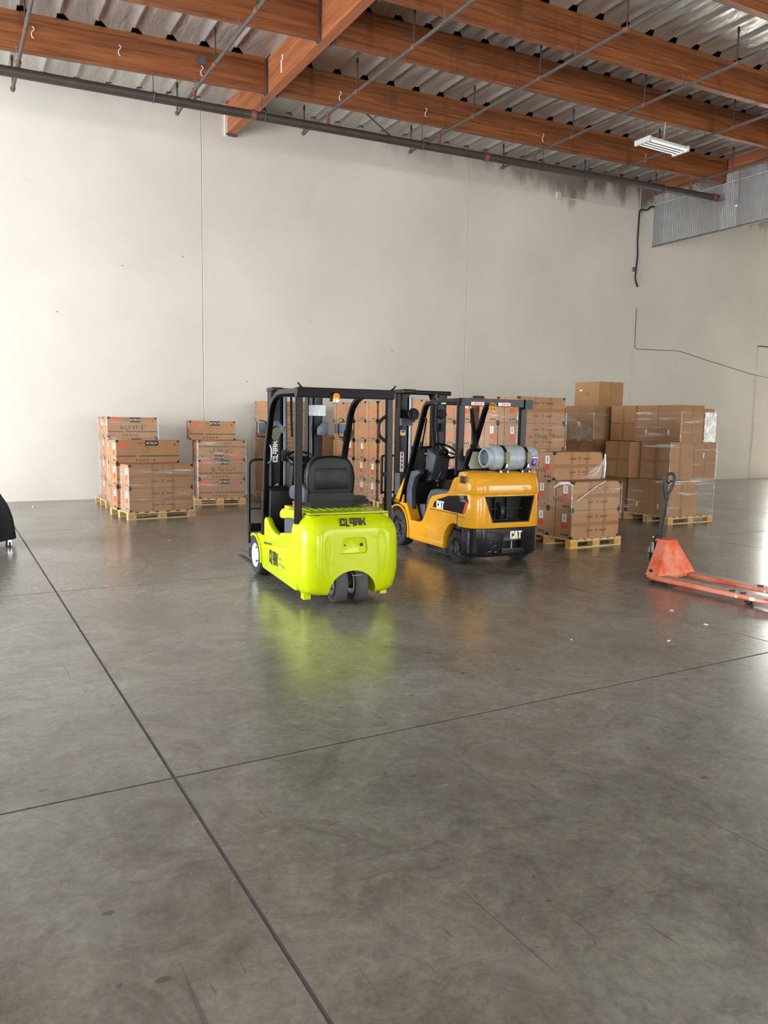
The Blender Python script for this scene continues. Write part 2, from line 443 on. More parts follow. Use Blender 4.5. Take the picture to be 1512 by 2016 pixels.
def sh(polys, dx, dy=0, k=1.0, ky=None): return [[(dx+a*k, dy+b*(ky or k)) for a, b in p] for p in polys]
_L = {'C': [rc(0,0,.26,1), rc(.26,.78,.8,1), rc(.26,0,.8,.22), rc(.56,.62,.8,.78), rc(.56,.22,.8,.38)],
      'L': [rc(0,-.1,.24,1), rc(.24,-.1,.6,.12)],
      'A': [rc(0,.26,.22,1), rc(.22,.80,.75,1), rc(.52,-.1,.75,.8), rc(.22,.26,.52,.46)],
      'R': [rc(0,0,.24,1), rc(.24,.78,.76,1), rc(.53,.46,.76,.78), rc(.24,.38,.76,.58), rc(.5,0,.74,.38)],
      'K': [rc(0,0,.24,1), [(.24,.38),(.42,.38),(.62,0),(.9,0),(.62,.5),(.9,1),(.62,1),(.42,.62),(.24,.62)]],
      'c': [rc(0,.06,.27,.94), rc(.06,.82,.7,1), rc(.06,0,.7,.18), rc(.45,.62,.7,.82), rc(.45,.18,.7,.38)],
      'a': [[(0,0),(.22,1),(.56,1),(.78,0),(.56,0),(.39,.52),(.22,0)]],
      't': [rc(0,.8,.72,1), rc(.23,0,.49,.8)]}
def word(s, gap=.1, adv=None):
    out = []; x = 0
    for ch in s:
        g = _L[ch]; w = max(a for p in g for a, b in p); out += sh(g, x); x += w+gap
    return out, x-gap
_TXT = {}
def text_mesh(s, size, mat, extrude=.0008, offset=0.0):
    k = (s, size, mat, offset)
    if k not in _TXT:
        cu = bpy.data.curves.new('t', 'FONT'); cu.body = s; cu.size = size; cu.extrude = extrude; cu.offset = offset
        cu.align_x = 'CENTER'; cu.align_y = 'CENTER'
        o = bpy.data.objects.new('t', cu); COL.objects.link(o)
        me = bpy.data.meshes.new_from_object(o.evaluated_get(bpy.context.evaluated_depsgraph_get()))
        bpy.data.objects.remove(o, do_unlink=True); bpy.data.curves.remove(cu)
        me.materials.clear(); me.materials.append(MATS[mat]); _TXT[k] = me
    return _TXT[k]
def place_uv(o, origin, u, v):
    u, v = Vector(u).normalized(), Vector(v).normalized(); n = u.cross(v)
    m = Matrix.Identity(4)
    for i in range(3): m[i][0], m[i][1], m[i][2], m[i][3] = u[i], v[i], n[i], origin[i]
    o.matrix_local = m; return o

# ------------------------------------------------------------------ the building
GAP = .009
XE = [XL, -4.0, .898, 5.795, 10.33, 14.9, 19.5, 24.0, 28.5, XR]
YE = [YF, -5.55, -.99, 3.577, 8.14, 12.7, YB+.1]
floor = MB().box(XL, XR, YF, YB+.1, -.10, -.004).build('floor', 'joint_filler'); tag(floor, kind='structure')
for i in range(len(XE)-1):
    for j in range(len(YE)-1):
        MB().box(XE[i]+GAP, XE[i+1]-GAP, YE[j]+GAP, YE[j+1]-GAP, -.06, 0, .004, 1).build('floor_slab', 'floor_concrete', floor)

def ztop(x): return 8.70 + (.064 if x < 5.82 else .039)*(x-5.82)
# back wall: tilt-up panels with sealed joints
SEAMS = [XL, -2.05, 5.17, 12.39, 18.76, 24.88, BACK_DOOR[0]]
wall_back = MB().box(XL, BACK_DOOR[0]-.02, YB+.10, YB+.25, -.1, 10.2).box(BACK_DOOR[1], XR, YB+.10, YB+.25, -.1, 10.2).box(BACK_DOOR[0]-.03, BACK_DOOR[1]+.01, YB+.10, YB+.25, BACK_H, 10.2).build('wall_back', 'joint_dark'); tag(wall_back, kind='structure')
for a, b_ in zip(SEAMS[:-1], SEAMS[1:]):
    MB().box(a+.018, b_-.018, YB, YB+.12, -.05, 10.1, .008, 1).build('concrete_panel', 'wall_paint', wall_back)
MB().box(BACK_DOOR[1], XR, YB, YB+.12, -.05, 10.1).build('concrete_panel', 'wall_paint', wall_back)
MB().box(BACK_DOOR[0]-.018, BACK_DOOR[1], YB, YB+.12, BACK_H, 10.1).build('concrete_panel', 'wall_paint', wall_back)
for s_ in SEAMS[1:-1]:
    MB().box(s_-.006, s_+.019, YB-.003, YB+.1, 0, 10.1).build('joint_sealant', 'sealant', wall_back)
def door_wall(name, axis, pos, lo, hi, doors, out, ztop_=10.2):
    """wall with open dock doors; returns the wall"""
    w = MB(); cur = lo; dz = DOOR_H
    def seg(a, b, z0, z1):
        if axis == 'y': w.box(a, b, min(pos, pos+out), max(pos, pos+out), z0, z1)
        else: w.box(min(pos, pos+out), max(pos, pos+out), a, b, z0, z1)
    for a, b in doors:
        seg(cur, a, -.05, ztop_); seg(a, b, dz, ztop_); cur = b
    seg(cur, hi, -.05, ztop_)
    o = w.build(name, 'wall_paint'); tag(o, kind='structure'); return o
door_wall('wall_front', 'y', YF, XL, XR, FRONT_DOORS, -.2)
door_wall('wall_left', 'x', XL, YF, YB, [LEFT_DOOR], -.2)
door_wall('wall_right', 'x', XR, YF, YB, [], .2)
# blocked-up opening near the right end of the back wall
door_1 = MB().box(24.93, 26.44, YB-.02, YB+.02, 0, 4.62, .006, 1).build('door_1', 'wall_paint'); tag(door_1, kind='structure')
fr = MB()
for a in (rc(24.95, 1.15, 26.3, 1.175), rc(24.95, 1.965, 26.3, 1.99), rc(24.95, 1.15, 24.975, 1.99)):
    fr.box(a[0][0], a[1][0], YB-.03, YB-.02, a[0][1], a[2][1])
fr.build('door_patch_frame', 'conduit_white', door_1)
MB().box(24.9, 26.45, YB-.022, YB+.01, 4.63, 4.66).build('door_head_joint', 'joint_dark', door_1)

# roof deck
ceiling = tag(MB().loft([[(XL, YF, ztop(XL)+.135), (XL, YB+.1, ztop(XL)+.135), (XL, YB+.1, ztop(XL)+.3), (XL, YF, ztop(XL)+.3)],
    [(5.82, YF, ztop(5.82)+.135), (5.82, YB+.1, ztop(5.82)+.135), (5.82, YB+.1, ztop(5.82)+.3), (5.82, YF, ztop(5.82)+.3)],
    [(XR, YF, ztop(XR)+.135), (XR, YB+.1, ztop(XR)+.135), (XR, YB+.1, ztop(XR)+.3), (XR, YF, ztop(XR)+.3)]]).build('ceiling', 'deck_dark'), kind='structure')
# foil insulation, one batt per bay
def foil_mesh(w, d, seed):
    nx, ny = 10, 14; bm = bmesh.new(); V = []
    for i in range(nx+1):
        row = []
        u = i/nx
        prof = (-.085 if i in (0, nx) else -.08 if i in (1, nx-1) else -.035 if i in (2, nx-2) else -.045-.02*math.sin(math.pi*u))
        xs = {0: 0, 1: .05, 2: .10, nx-2: .90, nx-1: .95, nx: 1.0}.get(i, u)
        for j in range(ny+1):
            v = j/ny
            q = mnoise.noise(Vector((xs*3+seed*7, v*d*2.0, seed)))*.022 + mnoise.noise(Vector((xs*7, v*d*5+seed*3, 9)))*.010
            if i in (0, nx): q *= .2
            if 2 <= i <= nx-1 and j >= ny-1: prof_ = -.092 if j == ny else -.07; q *= .3
            else: prof_ = prof
            row.append(bm.verts.new((xs*w, v*d, prof_+q)))
        V.append(row)
    for i in range(nx):
        for j in range(ny):
            a, b, c, d_ = V[i][j], V[i+1][j], V[i+1][j+1], V[i][j+1]
            if j == ny-1 and i <= 2:       # folded-back corner over the beam: a dark triangular gap
                if i == 2: bm.faces.new((a, b, c))
                continue
            if j == ny-1 and i == nx-1:
                continue
            bm.faces.new((a, b, c, d_))
    me = bpy.data.meshes.new('insulation_panel'); bm.to_mesh(me); bm.free()
    me.materials.append(MATS['foil']); me.shade_smooth(); return me
_FM = {}
def foil_bay(xs, y0, y1):
    d = y1-y0
    for a, b in zip(xs[:-1], xs[1:]):
        if b-a < .05: continue
        w = round(b-a, 3); key = (w, round(d, 2), random.randrange(4))
        if key not in _FM: _FM[key] = foil_mesh(w, d, key[2]+1)
        sl = math.atan(.064 if a < 5.8 else .039)
        put('insulation_panel', _FM[key], ceiling, (a, y0, ztop(a)+.092), (0, -sl, 0))
BW = .065
LX = [5.74] + [4.41-.613*k+.613 for k in range(0, 14)]; LX = sorted(set(round(x, 3) for x in LX))
RX = [5.91] + [round(9.01+.625*k, 3) for k in range(-4, 17)] + [19.40]
PL = [14.95, 12.5, 10.06, 7.6]; PR = [14.95, 12.5, 10.85, 8.5, 6.1]
for ps, xs in ((PL, LX), (PR, RX)):
    ys = [YB] + ps
    for y1, y0 in zip(ys[:-1], ys[1:]): foil_bay(xs, y0+BW, y1-(BW if y1 < YB else 0))
foil_bay([19.58+.625*k for k in range(0, 11)], 15.0, YB)

# the rest of the roof, behind the camera, is faced with the same foil
for xa, xb in ((XL+.02, 5.73), (5.92, 19.40), (19.60, XR-.02)):
    MB().loft([[(x, y, ztop(x)-.03), (x, y, ztop(x)-.01)] for x in (xa, xb) for y in (0,)] and [[(xa, YF+.02, ztop(xa)+.05), (xb, YF+.02, ztop(xb)+.05)], [(xa, 6.0, ztop(xa)+.05), (xb, 6.0, ztop(xb)+.05)]], cap=False, closed=False).build('insulation_sheet', 'foil', ceiling)

# timber beams
ORD = ['first', 'second', 'third', 'fourth', 'fifth']
def beam(x0, x1, y, which, side):
    sl = .064 if x0 < 5 else .039
    L = (x1-x0)/math.cos(math.atan(sl))
    o = thing('roof_beam', f'{ORD[which]} orange timber roof beam from the back wall, {side} of the girder', 'roof beam', (x0, y, ztop(x0)), 0, 'timber roof beams')
    o.rotation_euler = (0, -math.atan(sl), 0)
    b_ = MB().box(0, L, -BW, BW, -.61, -.085, .006, 1).build('beam_body', 'glulam', o)
    MB().box(0, L, -BW-.006, BW+.006, -.085, -.002, .005, 1).build('nailer', 'nailer_wood', o)
    for xx in (([L-.02]) if x0 < 5 else ([.0, L-.03])):
        MB().box(xx-.03 if xx > 1 else xx, xx+.015 if xx > 1 else xx+.045, -BW-.012, BW+.012, -.635, -.02).build('beam_hanger', 'hanger_steel', o)
for i, y in enumerate(PL): beam(XL+.02, 5.712, y, i, 'left')
for i, y in enumerate(PR): beam(5.935, 19.38, y, i, 'right')
def girder(x0, x1, z0, z1, label):
    o = thing('girder', label, 'girder', (x1, YB-.005, 0), 0, 'timber girders'); o.rotation_euler = (0, 0, R(-90))
    MB().box(0, 13.5, x0-x1, 0, z0, z1, .008, 1).build('girder_body', 'girder_wood', o)
    return o
g1 = girder(5.735, 5.915, 8.06, 8.725, 'thick orange timber girder running to the back wall left of centre')
g2 = girder(19.41, 19.58, 8.60, 9.24, 'timber girder above the corrugated metal curtain')
# paper tags and hooks stapled on the girder's left face
MB().box(12.3-12.32, .03, -.184, -.181, 0, .01).bm.free()
def girder_bit(nm, yw, z, w, h, mat):
    MB().box(YB-yw-w/2, YB-yw+w/2, -.186, -.180, z-h/2, z+h/2).build(nm, mat, g1)
girder_bit('paper_tag', 14.2, 8.30, .05, .22, 'paper_white'); girder_bit('paper_tag', 14.15, 8.44, .05, .10, 'paper_white')
girder_bit('paper_tag', 13.1, 8.43, .04, .09, 'paper_white'); girder_bit('staple', 13.35, 8.55, .02, .07, 'paper_white')
MB().box(-.02, .05, -.24, -.18, 8.02, 8.58).build('wall_bracket', 'sealant', g1)
MB().box(-.01, .10, -.22, .04, 8.035, 8.058).build('bearing_plate', 'hanger_steel', g1)

# corrugated smoke curtain under the second girder
dc = thing('draft_curtain', 'corrugated metal curtain hanging under the roof at upper right', 'curtain', (19.375, YB, 0))
CZ0, CZ1 = 7.34, 8.83
def corr(y0, y1, x):
    n = int((y1-y0)/.0082); m_ = MB(); pts = []
    for i in range(n+1):
        y = y0+(y1-y0)*i/n
        pts.append((x+.017*math.sin((y)*2*math.pi/.066), y))
    m_.loft([[(px, -py, z) for px, py in pts] for z in (CZ0, CZ1)], cap=False, closed=False)
    return m_
for k, (a, b_) in enumerate(((0, 2.95), (2.93, 5.9), (5.88, 8.8), (8.78, 11.6))):
    corr(a, b_, 0 if k % 2 else -.012).build('corrugated_sheet', 'galvanised', dc, 60)
MB().box(-.03, .03, -11.6, 0, CZ0-.03, CZ0+.002).build('edge_angle', 'steel_grey', dc)
MB().box(-.035, .0, -.03, 0, CZ0, CZ1).build('edge_angle', 'galvanised', dc)
MB().tube([(-.05, 0, 8.55), (-.05, -11.6, 8.62)], .012, 8).build('conduit', 'conduit_white', dc)
MB().box(-.06, -.02, -2.98, -2.9, 7.9, 8.75).build('splice_strap', 'galvanised', dc)

# ------------------------------------------------------------------ sprinkler pipes
def zmain(x): return 7.445+.0398*(x-1.04)
mp = thing('sprinkler_main', 'thick dark iron sprinkler pipe running along the back wall under the beams', 'pipe', (0, 14.95, 0))
MB().tube([(XL+.3, 0, zmain(XL+.3)), (19.15, 0, zmain(19.15))], .084, 18).build('pipe', 'pipe_iron', mp)
def ring_at(x, r, w, nm, mat):
    MB().lathe([(-w, .08), (-w, r), (w, r), (w, .08)], (x, 0, zmain(x)), 'x', 18, False).build(nm, mat, mp)
for x in (5.45, 11.05, -1.0): ring_at(x, .10, .05, 'coupling', 'coupling_red')
ring_at(18.95, .10, .045, 'coupling', 'coupling_red'); ring_at(19.12, .095, .03, 'end_cap', 'coupling_red')
for x in (3.55, 5.68, 9.32, 12.75, 16.9, 0.2):
    z = zmain(x); zt_ = 8.35 if x == 5.68 else ztop(x)+.0
    loop = [(x, .098*math.cos(t), z+.098*math.sin(t)+.01) for t in [2*math.pi*k/20 for k in range(20)]]
    h = MB().tube(loop, .011, 6, closed=True).tube([(x, 0 if x != 5.68 else .12, z+.10), (x, 0 if x != 5.68 else .12, zt_)], .008, 6).build('hanger', 'wire_steel', mp)
MB().tube([(8.55, 0, zmain(8.55)+.06), (8.0, .75, ztop(8)-.12)], .016, 8).build('sway_brace', 'pipe_iron', mp)
BX = [1.33, 4.31, 7.06, 9.78, 12.5, 15.26, 18.0]
BL = ['farthest left', 'second from the left', 'third from the left', 'fourth from the left', 'fifth from the left', 'sixth from the left', 'seventh from the left, beside the curtain']
for bi, x in enumerate(BX):
    zb = ztop(x)-.61-.17
    o = thing('sprinkler_branch', f'thin sprinkler branch pipe crossing under the beams, {BL[bi]}', 'pipe', (x, 0, zb), 0, 'sprinkler branch pipes')
    MB().tube([(0, 5.0, 0), (0, 16.17, 0)], .031, 10).build('pipe', 'pipe_grey', o)
    MB().cyl((0, 14.95, zmain(x)+.06-zb), (0, 14.95, 0), .033, 10).ball((0, 14.95, 0), .05).build('riser_nipple', 'coupling_red', o)
    MB().ball((0, 16.17, 0), .042).build('elbow', 'pipe_grey', o)
    for y, h in ((16.17, .56), (13.68, .58), (11.64, .60), (9.55, .60)):
        sp = MB().cyl((0, y, 0), (0, y, h-.09), .015, 8).lathe([(h-.09, .015), (h-.08, .026), (h-.03, .024), (h, .012)], (0, y, 0), 'z', 10).build('sprinkler_head', 'pipe_iron', o)
        MB().lathe([(h, .026), (h+.008, .026)], (0, y, 0), 'z', 10).build('deflector', 'wire_steel', sp)
        MB().lathe([(-.05, .031), (-.05, .043), (.05, .043), (.05, .031)], (0, y, 0), 'y', 12, False).build('tee', 'coupling_red', o)
    for y in ((12.38, 10.72, 14.83) if x > 5 else (12.38, 14.83)):
        MB().tube(fillet([(-.045, y-.06, .17), (-.02, y, -.03), (.02, y, -.03), (.05, y+.02, .17)], .03), .006, 6).build('hanger_wire', 'wire_steel', o)
# small hooks and a grey box on the first beams
def hook(x, y, z, i):
    o = MB().tube(fillet([(0, 0, .08), (.03, 0, .06), (.03, 0, .03), (-.01, 0, -.01), (-.01, 0, -.08), (.02, 0, -.10)], .015, 3), .007, 6).build('wire_hook', 'paper_white')
    o.location = (x, y, z); tag(o, HK[i], 'hook', 'hooks on the first roof beam')
HK = ['small pale wire hook on the first beam near the photo\'s left edge', 'pale wire hook on the first beam left of the grey box', 'pale wire hook just under the grey box on the beam',
      'pale wire hook on the first beam, first right of the girder', 'pale wire hook on the first beam, second right of the girder', 'pale wire hook on the first beam, third right of the girder', 'pale wire hook on the first beam, fourth right of the girder, near the curtain']
for i, (x, dz) in enumerate(((1.55, .32), (2.95, .28), (4.42, .18), (7.28, .2), (9.35, .22), (12.65, .2), (16.1, .2))): hook(x, 14.95-BW-.015, ztop(x)-.61+dz, i)
jb = MB().box(4.36, 4.48, 14.95-BW-.08, 14.95-BW-.006, 8.27, 8.40, .012).build('junction_box', 'steel_grey'); tag(jb, 'small grey junction box on the first beam left of the girder', 'junction box')

# ------------------------------------------------------------------ strip light
fx = thing('ceiling_light', 'white strip light hanging on wires in front of the first beam', 'light', (14.0, 12.46, 7.86))
MB().box(-.60, .60, -.205, .205, .03, .07, .006).build('housing', 'fixture_white', fx)
for s in (-1, 1):
    MB().box(s*.60-.03, s*.60+.03, -.215, .215, -.02, .085, .01).build('end_cap', 'fixture_white', fx)
for k in range(4):
    MB().tube([(-.57, -.15+.1*k, .012), (.57, -.15+.1*k, .012)], .018, 10).build('tube', 'lamp_tube', fx)
    if k < 3: MB().box(-.57, .57, -.115+.1*k, -.085+.1*k, .0, .03).build('reflector_fin', 'steel_grey', fx)
for s in (-.5, .5): MB().tube([(s, .02, .07), (s, .04, 8.42-7.86+.05)], .004, 6).build('wire', 'wire_steel', fx)
MB().tube(fillet([(-.1, .02, .07), (-.08, .02, .18), (.06, .02, .2), (.08, .02, .45), (.09, .03, .62)], .06), .008, 6).build('cord', 'conduit_white', fx)

# ------------------------------------------------------------------ things on the back wall
cb = thing('wall_conduit', 'thin white conduit with a small box high on the wall at right', 'conduit', (15.45, YB, 8.25))
MB().box(-.07, .07, -.07, 0, -.09, .09, .01).build('box', 'conduit_white', cb)
MB().tube([(.05, -.012, -.02), (3.25, -.012, .06)], .014, 8).build('tube', 'conduit_white', cb)
kb = MB().tube(fillet([(19.34, YB-.03, 8.52), (19.2, YB-.03, 8.50), (19.05, YB-.03, 8.36), (18.80, YB-.03, 8.36), (18.72, YB-.03, 8.30), (18.70, YB-.03, 7.4), (18.74, YB-.03, 7.0), (18.70, YB-.03, 6.5), (18.68, YB-.03, 6.3), (18.80, YB-.03, 6.05)], .1), .024, 8).build('hanging_cable', 'cable_black')
tag(kb, 'black cable hanging down the wall seam below the curtain', 'cable')
gb = MB().box(18.57, 18.67, YB-.06, YB-.002, 6.50, 6.62, .01).build('wall_box', 'steel_grey'); tag(gb, 'small dark box beside the black hanging cable', 'junction box')
tw = MB().tube(fillet([(18.83, YB-.012, 5.4), (18.83, YB-.012, 4.17), (20.9, YB-.012, 4.23), (22.2, YB-.012, 4.02), (23.3, YB-.012, 3.86), (24.6, YB-.012, 3.66), (26.4, YB-.04, 3.50)], .15), .009, 6).build('wall_wire', 'wire_steel')
tag(tw, 'thin grey wire sagging along the wall at right above the boxes', 'wire')
sw = MB().box(20.66, 20.72, YB-.02, YB-.001, 3.62, 3.84).build('wall_plate', 'conduit_white'); tag(sw, 'small pale plate on the wall right of the topmost carton', 'wall plate')

# ------------------------------------------------------------------ pallets
_PM = {}
def boxmesh(key, *a):
    k = (key,)+tuple(round(v, 3) if isinstance(v, float) else v for v in a)
    if k not in _PM:
        dx, dy, dz, mat, bev = a; _PM[k] = MB().box(0, dx, 0, dy, 0, dz, bev, 1).mesh(key, mat)
    return _PM[k]
PH = .13
def pallet(x, y, rz, w, d, label, accent=False):
    o = thing('pallet', label, 'pallet', (x, y, 0), rz, 'wooden pallets')
    bl = .10
    for yy in (0, (d-bl)/2, d-bl):
        put('bottom_board', boxmesh('bottom_board', w, bl, .018, 'pallet_wood', .003), o, (0, yy, 0))
        put('stringer_board', boxmesh('stringer_board', w, bl, .018, 'pallet_wood', .003), o, (0, yy, .094))
        for i, xx in enumerate((0, (w-.14)/2, w-.14)):
            put('block', boxmesh('block', .14, bl, .076, 'block_yellow' if (accent and i == 0 and yy == 0) else 'pallet_block', .003), o, (xx, yy, .018))
    n = 7
    for k in range(n):
        bw = .095 if k % 3 else .125
        put('deck_board', boxmesh('deck_board', bw, d, .018, 'pallet_wood', .003), o, ((w-bw)*k/(n-1), 0, .112))
    return o

# ------------------------------------------------------------------ cartons
_CP = {}
def shared(key, fn):
    if key not in _CP: _CP[key] = fn()
    return _CP[key]
def flat(key, polys, mat, thick=.0012):
    """a flat print lying in local XY facing +Z, cached"""
    def f():
        bm = bmesh.new()
        for p in polys:
            A = [bm.verts.new((a, b, 0)) for a, b in p]; B = [bm.verts.new((a, b, thick)) for a, b in p]
            bm.faces.new(B)
            for i in range(len(p)): bm.faces.new((A[i], A[(i+1) % len(p)], B[(i+1) % len(p)], B[i]))
        bmesh.ops.recalc_face_normals(bm, faces=bm.faces)
        me = bpy.data.meshes.new(key[0]); bm.to_mesh(me); bm.free(); me.materials.append(MATS[mat]); return me
    return shared(key, f)
RF = (R(90), 0, 0)              # print facing local -Y (front)
RL = (R(90), 0, R(-90))         # print facing local -X (end)
def comb(xs, w, y0, y1, base=.006):
    """a row of marks standing on one printed rule, as a single outline"""
    p = [(xs[0], y0)]; p += [(xs[-1]+w, y0)]
    for x in reversed(xs): p += [(x+w, y1), (x, y1)] + ([(x, y0+base)] if x != xs[0] else [])+([(xs[xs.index(x)-1]+w, y0+base)] if x != xs[0] else [])
    return p
def scribble(seed, w, h, n):
    rnd = random.Random(seed); polys = []
    for k in range(n):
        x = w*k/n
        pts = [(x+rnd.random()*w/n*.9, rnd.random()*h) for _ in range(4)]
        for (a, b), (c, d) in zip(pts[:-1], pts[1:]):
            l = math.hypot(c-a, d-b) or 1; px, py = -(d-b)/l*.003, (c-a)/l*.003
            polys.append([(a+px, b+py), (a-px, b-py), (c-px, d-py), (c+px, d+py)])
    return polys
def corner_mesh(sx, sy, sz):
    def f():
        m_ = MB(); s = .045; t = .0018
        def q(pts):
            tb = bmesh.new(); vs = [tb.verts.new(p) for p in pts]; tb.faces.new(vs)
            m_._merge(tb)
        # three quarter-round flaps wrapped round the corner
        arc = [(s*math.cos(a), s*math.sin(a)) for a in [R(90)*k/5 for k in range(6)]]
        o = Vector((-sx*t, -sy*t, -sz*t))
        q([o]+[(o[0]+sx*a, o[1], o[2]+sz*b) for a, b in arc])
        q([o]+[(o[0], o[1]+sy*a, o[2]+sz*b) for a, b in arc])
        q([o]+[(o[0]+sx*a, o[1]+sy*b, o[2]) for a, b in arc])
        return m_.mesh('corner_protector', 'corner_black')
    return shared(('corner', sx, sy, sz), f)
def carton(x, y, z, rz, L, D, H, kind, label, group, opts=()):
    """carton with its front-left-bottom corner at (x,y,z). kinds: text, ktech, plain"""
    mat = 'card_plain' if kind == 'plain' else 'card_ktech'
    me = shared(('body', L, D, H, mat), lambda: MB().box(0, L, 0, D, 0, H, .004, 1).mesh('carton', mat))
    o = put('carton', me, None, (x, y, z), (0, 0, rz)); tag(o, label, 'carton', group)
    flip = 'flip' in opts
    def front(nm, key, polys, m_, th=.0012):
        q = put(nm, flat((nm,)+key+(L, H, flip), [[((L-a) if flip else a, (H-b) if flip else b) for a, b in p] for p in polys], m_, th), o, (0, -.0002, 0), RF); return q
    def end(nm, key, polys, m_, th=.0012):
        # u runs from the back edge to the front edge
        return put(nm, flat((nm,)+key+(D, H), polys, m_, th), o, (-.0002, D, 0), RL)
    if kind in ('text', 'ktech'):
        for sx, px in ((1, 0), (-1, L)):
            for sz, pz in ((1, 0), (-1, H)):
                put('corner_protector', corner_mesh(sx, 1, sz), o, (px, 0, pz))
        for sz, pz in ((1, 0), (-1, H)): put('corner_protector', corner_mesh(1, -1, sz), o, (0, D, pz))
        # end face: barcode label, red square, handling marks, printed stripe
        if 'noend' not in opts:
            u0 = D*.62; has = 'nolabel' not in opts
            if has: end('shipping_label', (1,), [rc(u0, H*.58, u0+.085, H*.86)], 'white_print')
            if has: end('barcode', (1,), [rc(u0+.025, H*.63+.012*k, u0+.062, H*.63+.012*k+.006) for k in range(7)], 'black_print', .0024)
            end('red_mark', (1, has), [rc(u0-.005, H*.36, u0+.095, H*.57)], 'red_print' if has else 'orange_print')
            end('handling_marks', (1,), [comb([D*.60+.055*k for k in range(3)], .028, H*.09, H*.09+.028, .002)], 'black_print')
            end('purple_stripe', (1,), [rc(D*.30, H*.42, D*.33, H)], 'purple_print')
            end('green_stripe', (1,), [rc(D*.30, 0, D*.33, H*.38)], 'green_print')
        if 'endink' in opts: end('marker_writing', (2,), scribble(x*7, D*.5, .1, 5) if 0 else [[(a+.1, b+H*.25) for a, b in p] for p in scribble(3, D*.45, .09, 5)], 'marker_ink', .003)
    if kind == 'text':
        for cx in (L*.36, L*.68): front('tape', (1, cx), [rc(cx-.028, 0, cx+.028, H)], 'tape_brown', .0008)
        front('tape', (2,), [rc(0, H*.43, L, H*.57)], 'tape_brown', .0006)
        for hz in (H*.27, H*.76):
            c = L*.52; t = []
            t += [rc(c-.19+.024*k, hz-.010, c-.19+.024*k+.019, hz+.012) for k in range(5)]
            t += [rc(c+.065+.024*k, hz-.010, c+.065+.024*k+.019, hz+.012) for k in range(6)]
            t += [[(c-.03, hz-.004), (c+.03, hz-.004), (c+.018, hz+.014), (c-.018, hz+.014)], rc(c-.045, hz+.026, c+.045, hz+.030), rc(c-.045, hz-.030, c+.045, hz-.026)]
            front('printed_words', (1, round(hz, 3)), t, 'brown_print', .0016)
    if kind == 'ktech':
        front('orange_mark', (1,), [rc(.07, H*.70, .17, H*.94)], 'orange_print')
        front('black_label', (1,), [rc(L*.45, H*.76, L*.66, H*.985)], 'black_print')
        tx = put('label_lettering', text_mesh('iKTECH', .058, 'white_print'), o)
        tx.location = (L*.555 if not flip else L*.445, -.0022, H*.87 if not flip else H*.13); tx.rotation_euler = (R(90), 0 if not flip else R(180), 0)
        front('printed_words', (2,), [rc(L*.33, H*.87, L*.43, H*.895), rc(L*.33, H*.79, L*.43, H*.80)], 'brown_print')
        front('purple_stripe', (1,), [rc(0, H*.285, L*.30, H*.335)], 'purple_print')
        front('green_stripe', (1,), [rc(L*.35, H*.285, L, H*.335)], 'green_print')
        front('handling_marks', (1,), [comb([L*.30+.065*k for k in range(4)]+[L*.58], .03, H*.10, H*.17, .004)], 'brown_print')
        front('printed_symbol', (1,), [rc(L*.91, H*.76, L*.94, H*.85)], 'brown_print')
        ol = .004
        front('printed_drawing', (1,), [rc(L*.42, H*.45, L*.50, H*.45+ol), rc(L*.42, H*.66, L*.50, H*.66+ol), rc(L*.42, H*.45, L*.42+ol, H*.66), rc(L*.50, H*.45, L*.50+ol, H*.66), rc(L*.44, H*.70, L*.52, H*.70+ol)], 'brown_print')
    if 'ink' in opts:
        front('marker_writing', (5, round(x, 2), round(z, 2)), [[(a+L*.25, b+H*.35) for a, b in p] for p in scribble(int(z*100)+int(x*10), L*.55, H*.32, 7)], 'marker_ink', .003)
    if kind == 'plain':
        if 'cross' in opts:
            q = [rc(D*.47, 0, D*.56, H)]; end('tape', (1,), q, 'tape_brown', .0008); end('tape', (2,), [rc(0, H*.46, D, H*.53)], 'tape_brown', .0006)
        if 'ftape' in opts:
            front('tape', (6,), [rc(L*.38, 0, L*.48, H)], 'tape_brown', .0008)
        if 'seam' in opts:
            front('flap_seam', (7,), [rc(L*.5-.003, 0, L*.5+.003, H)], 'brown_print', .0008)
            front('tape', (8,), [rc(L*.5-.03, H*.86, L*.5+.03, H)], 'tape_brown', .0012)
        if 'tag' in opts:
            end('shipping_label', (9,), [rc(D*.44, H*.20, D*.50, H*.33)], 'white_print')
        if 'tagtop' in opts:
            end('shipping_label', (10,), [rc(D*.20, H*.63, D*.32, H*.69)], 'white_print')
            end('printed_words', (11,), [rc(D*.28, H*.46, D*.62, H*.475), rc(D*.46, H*.52, D*.62, H*.56), rc(D*.34, H*.66, D*.50, H*.672), rc(D*.46, H*.42, D*.62, H*.43)], 'brown_print')
        if 'ftag' in opts: front('shipping_label', (12,), [rc(L*.42, H*.58, L*.46, H*.72)], 'white_print')
    return o
LAY = ['bottom', 'second', 'third', 'fourth', 'top']
CH = .405
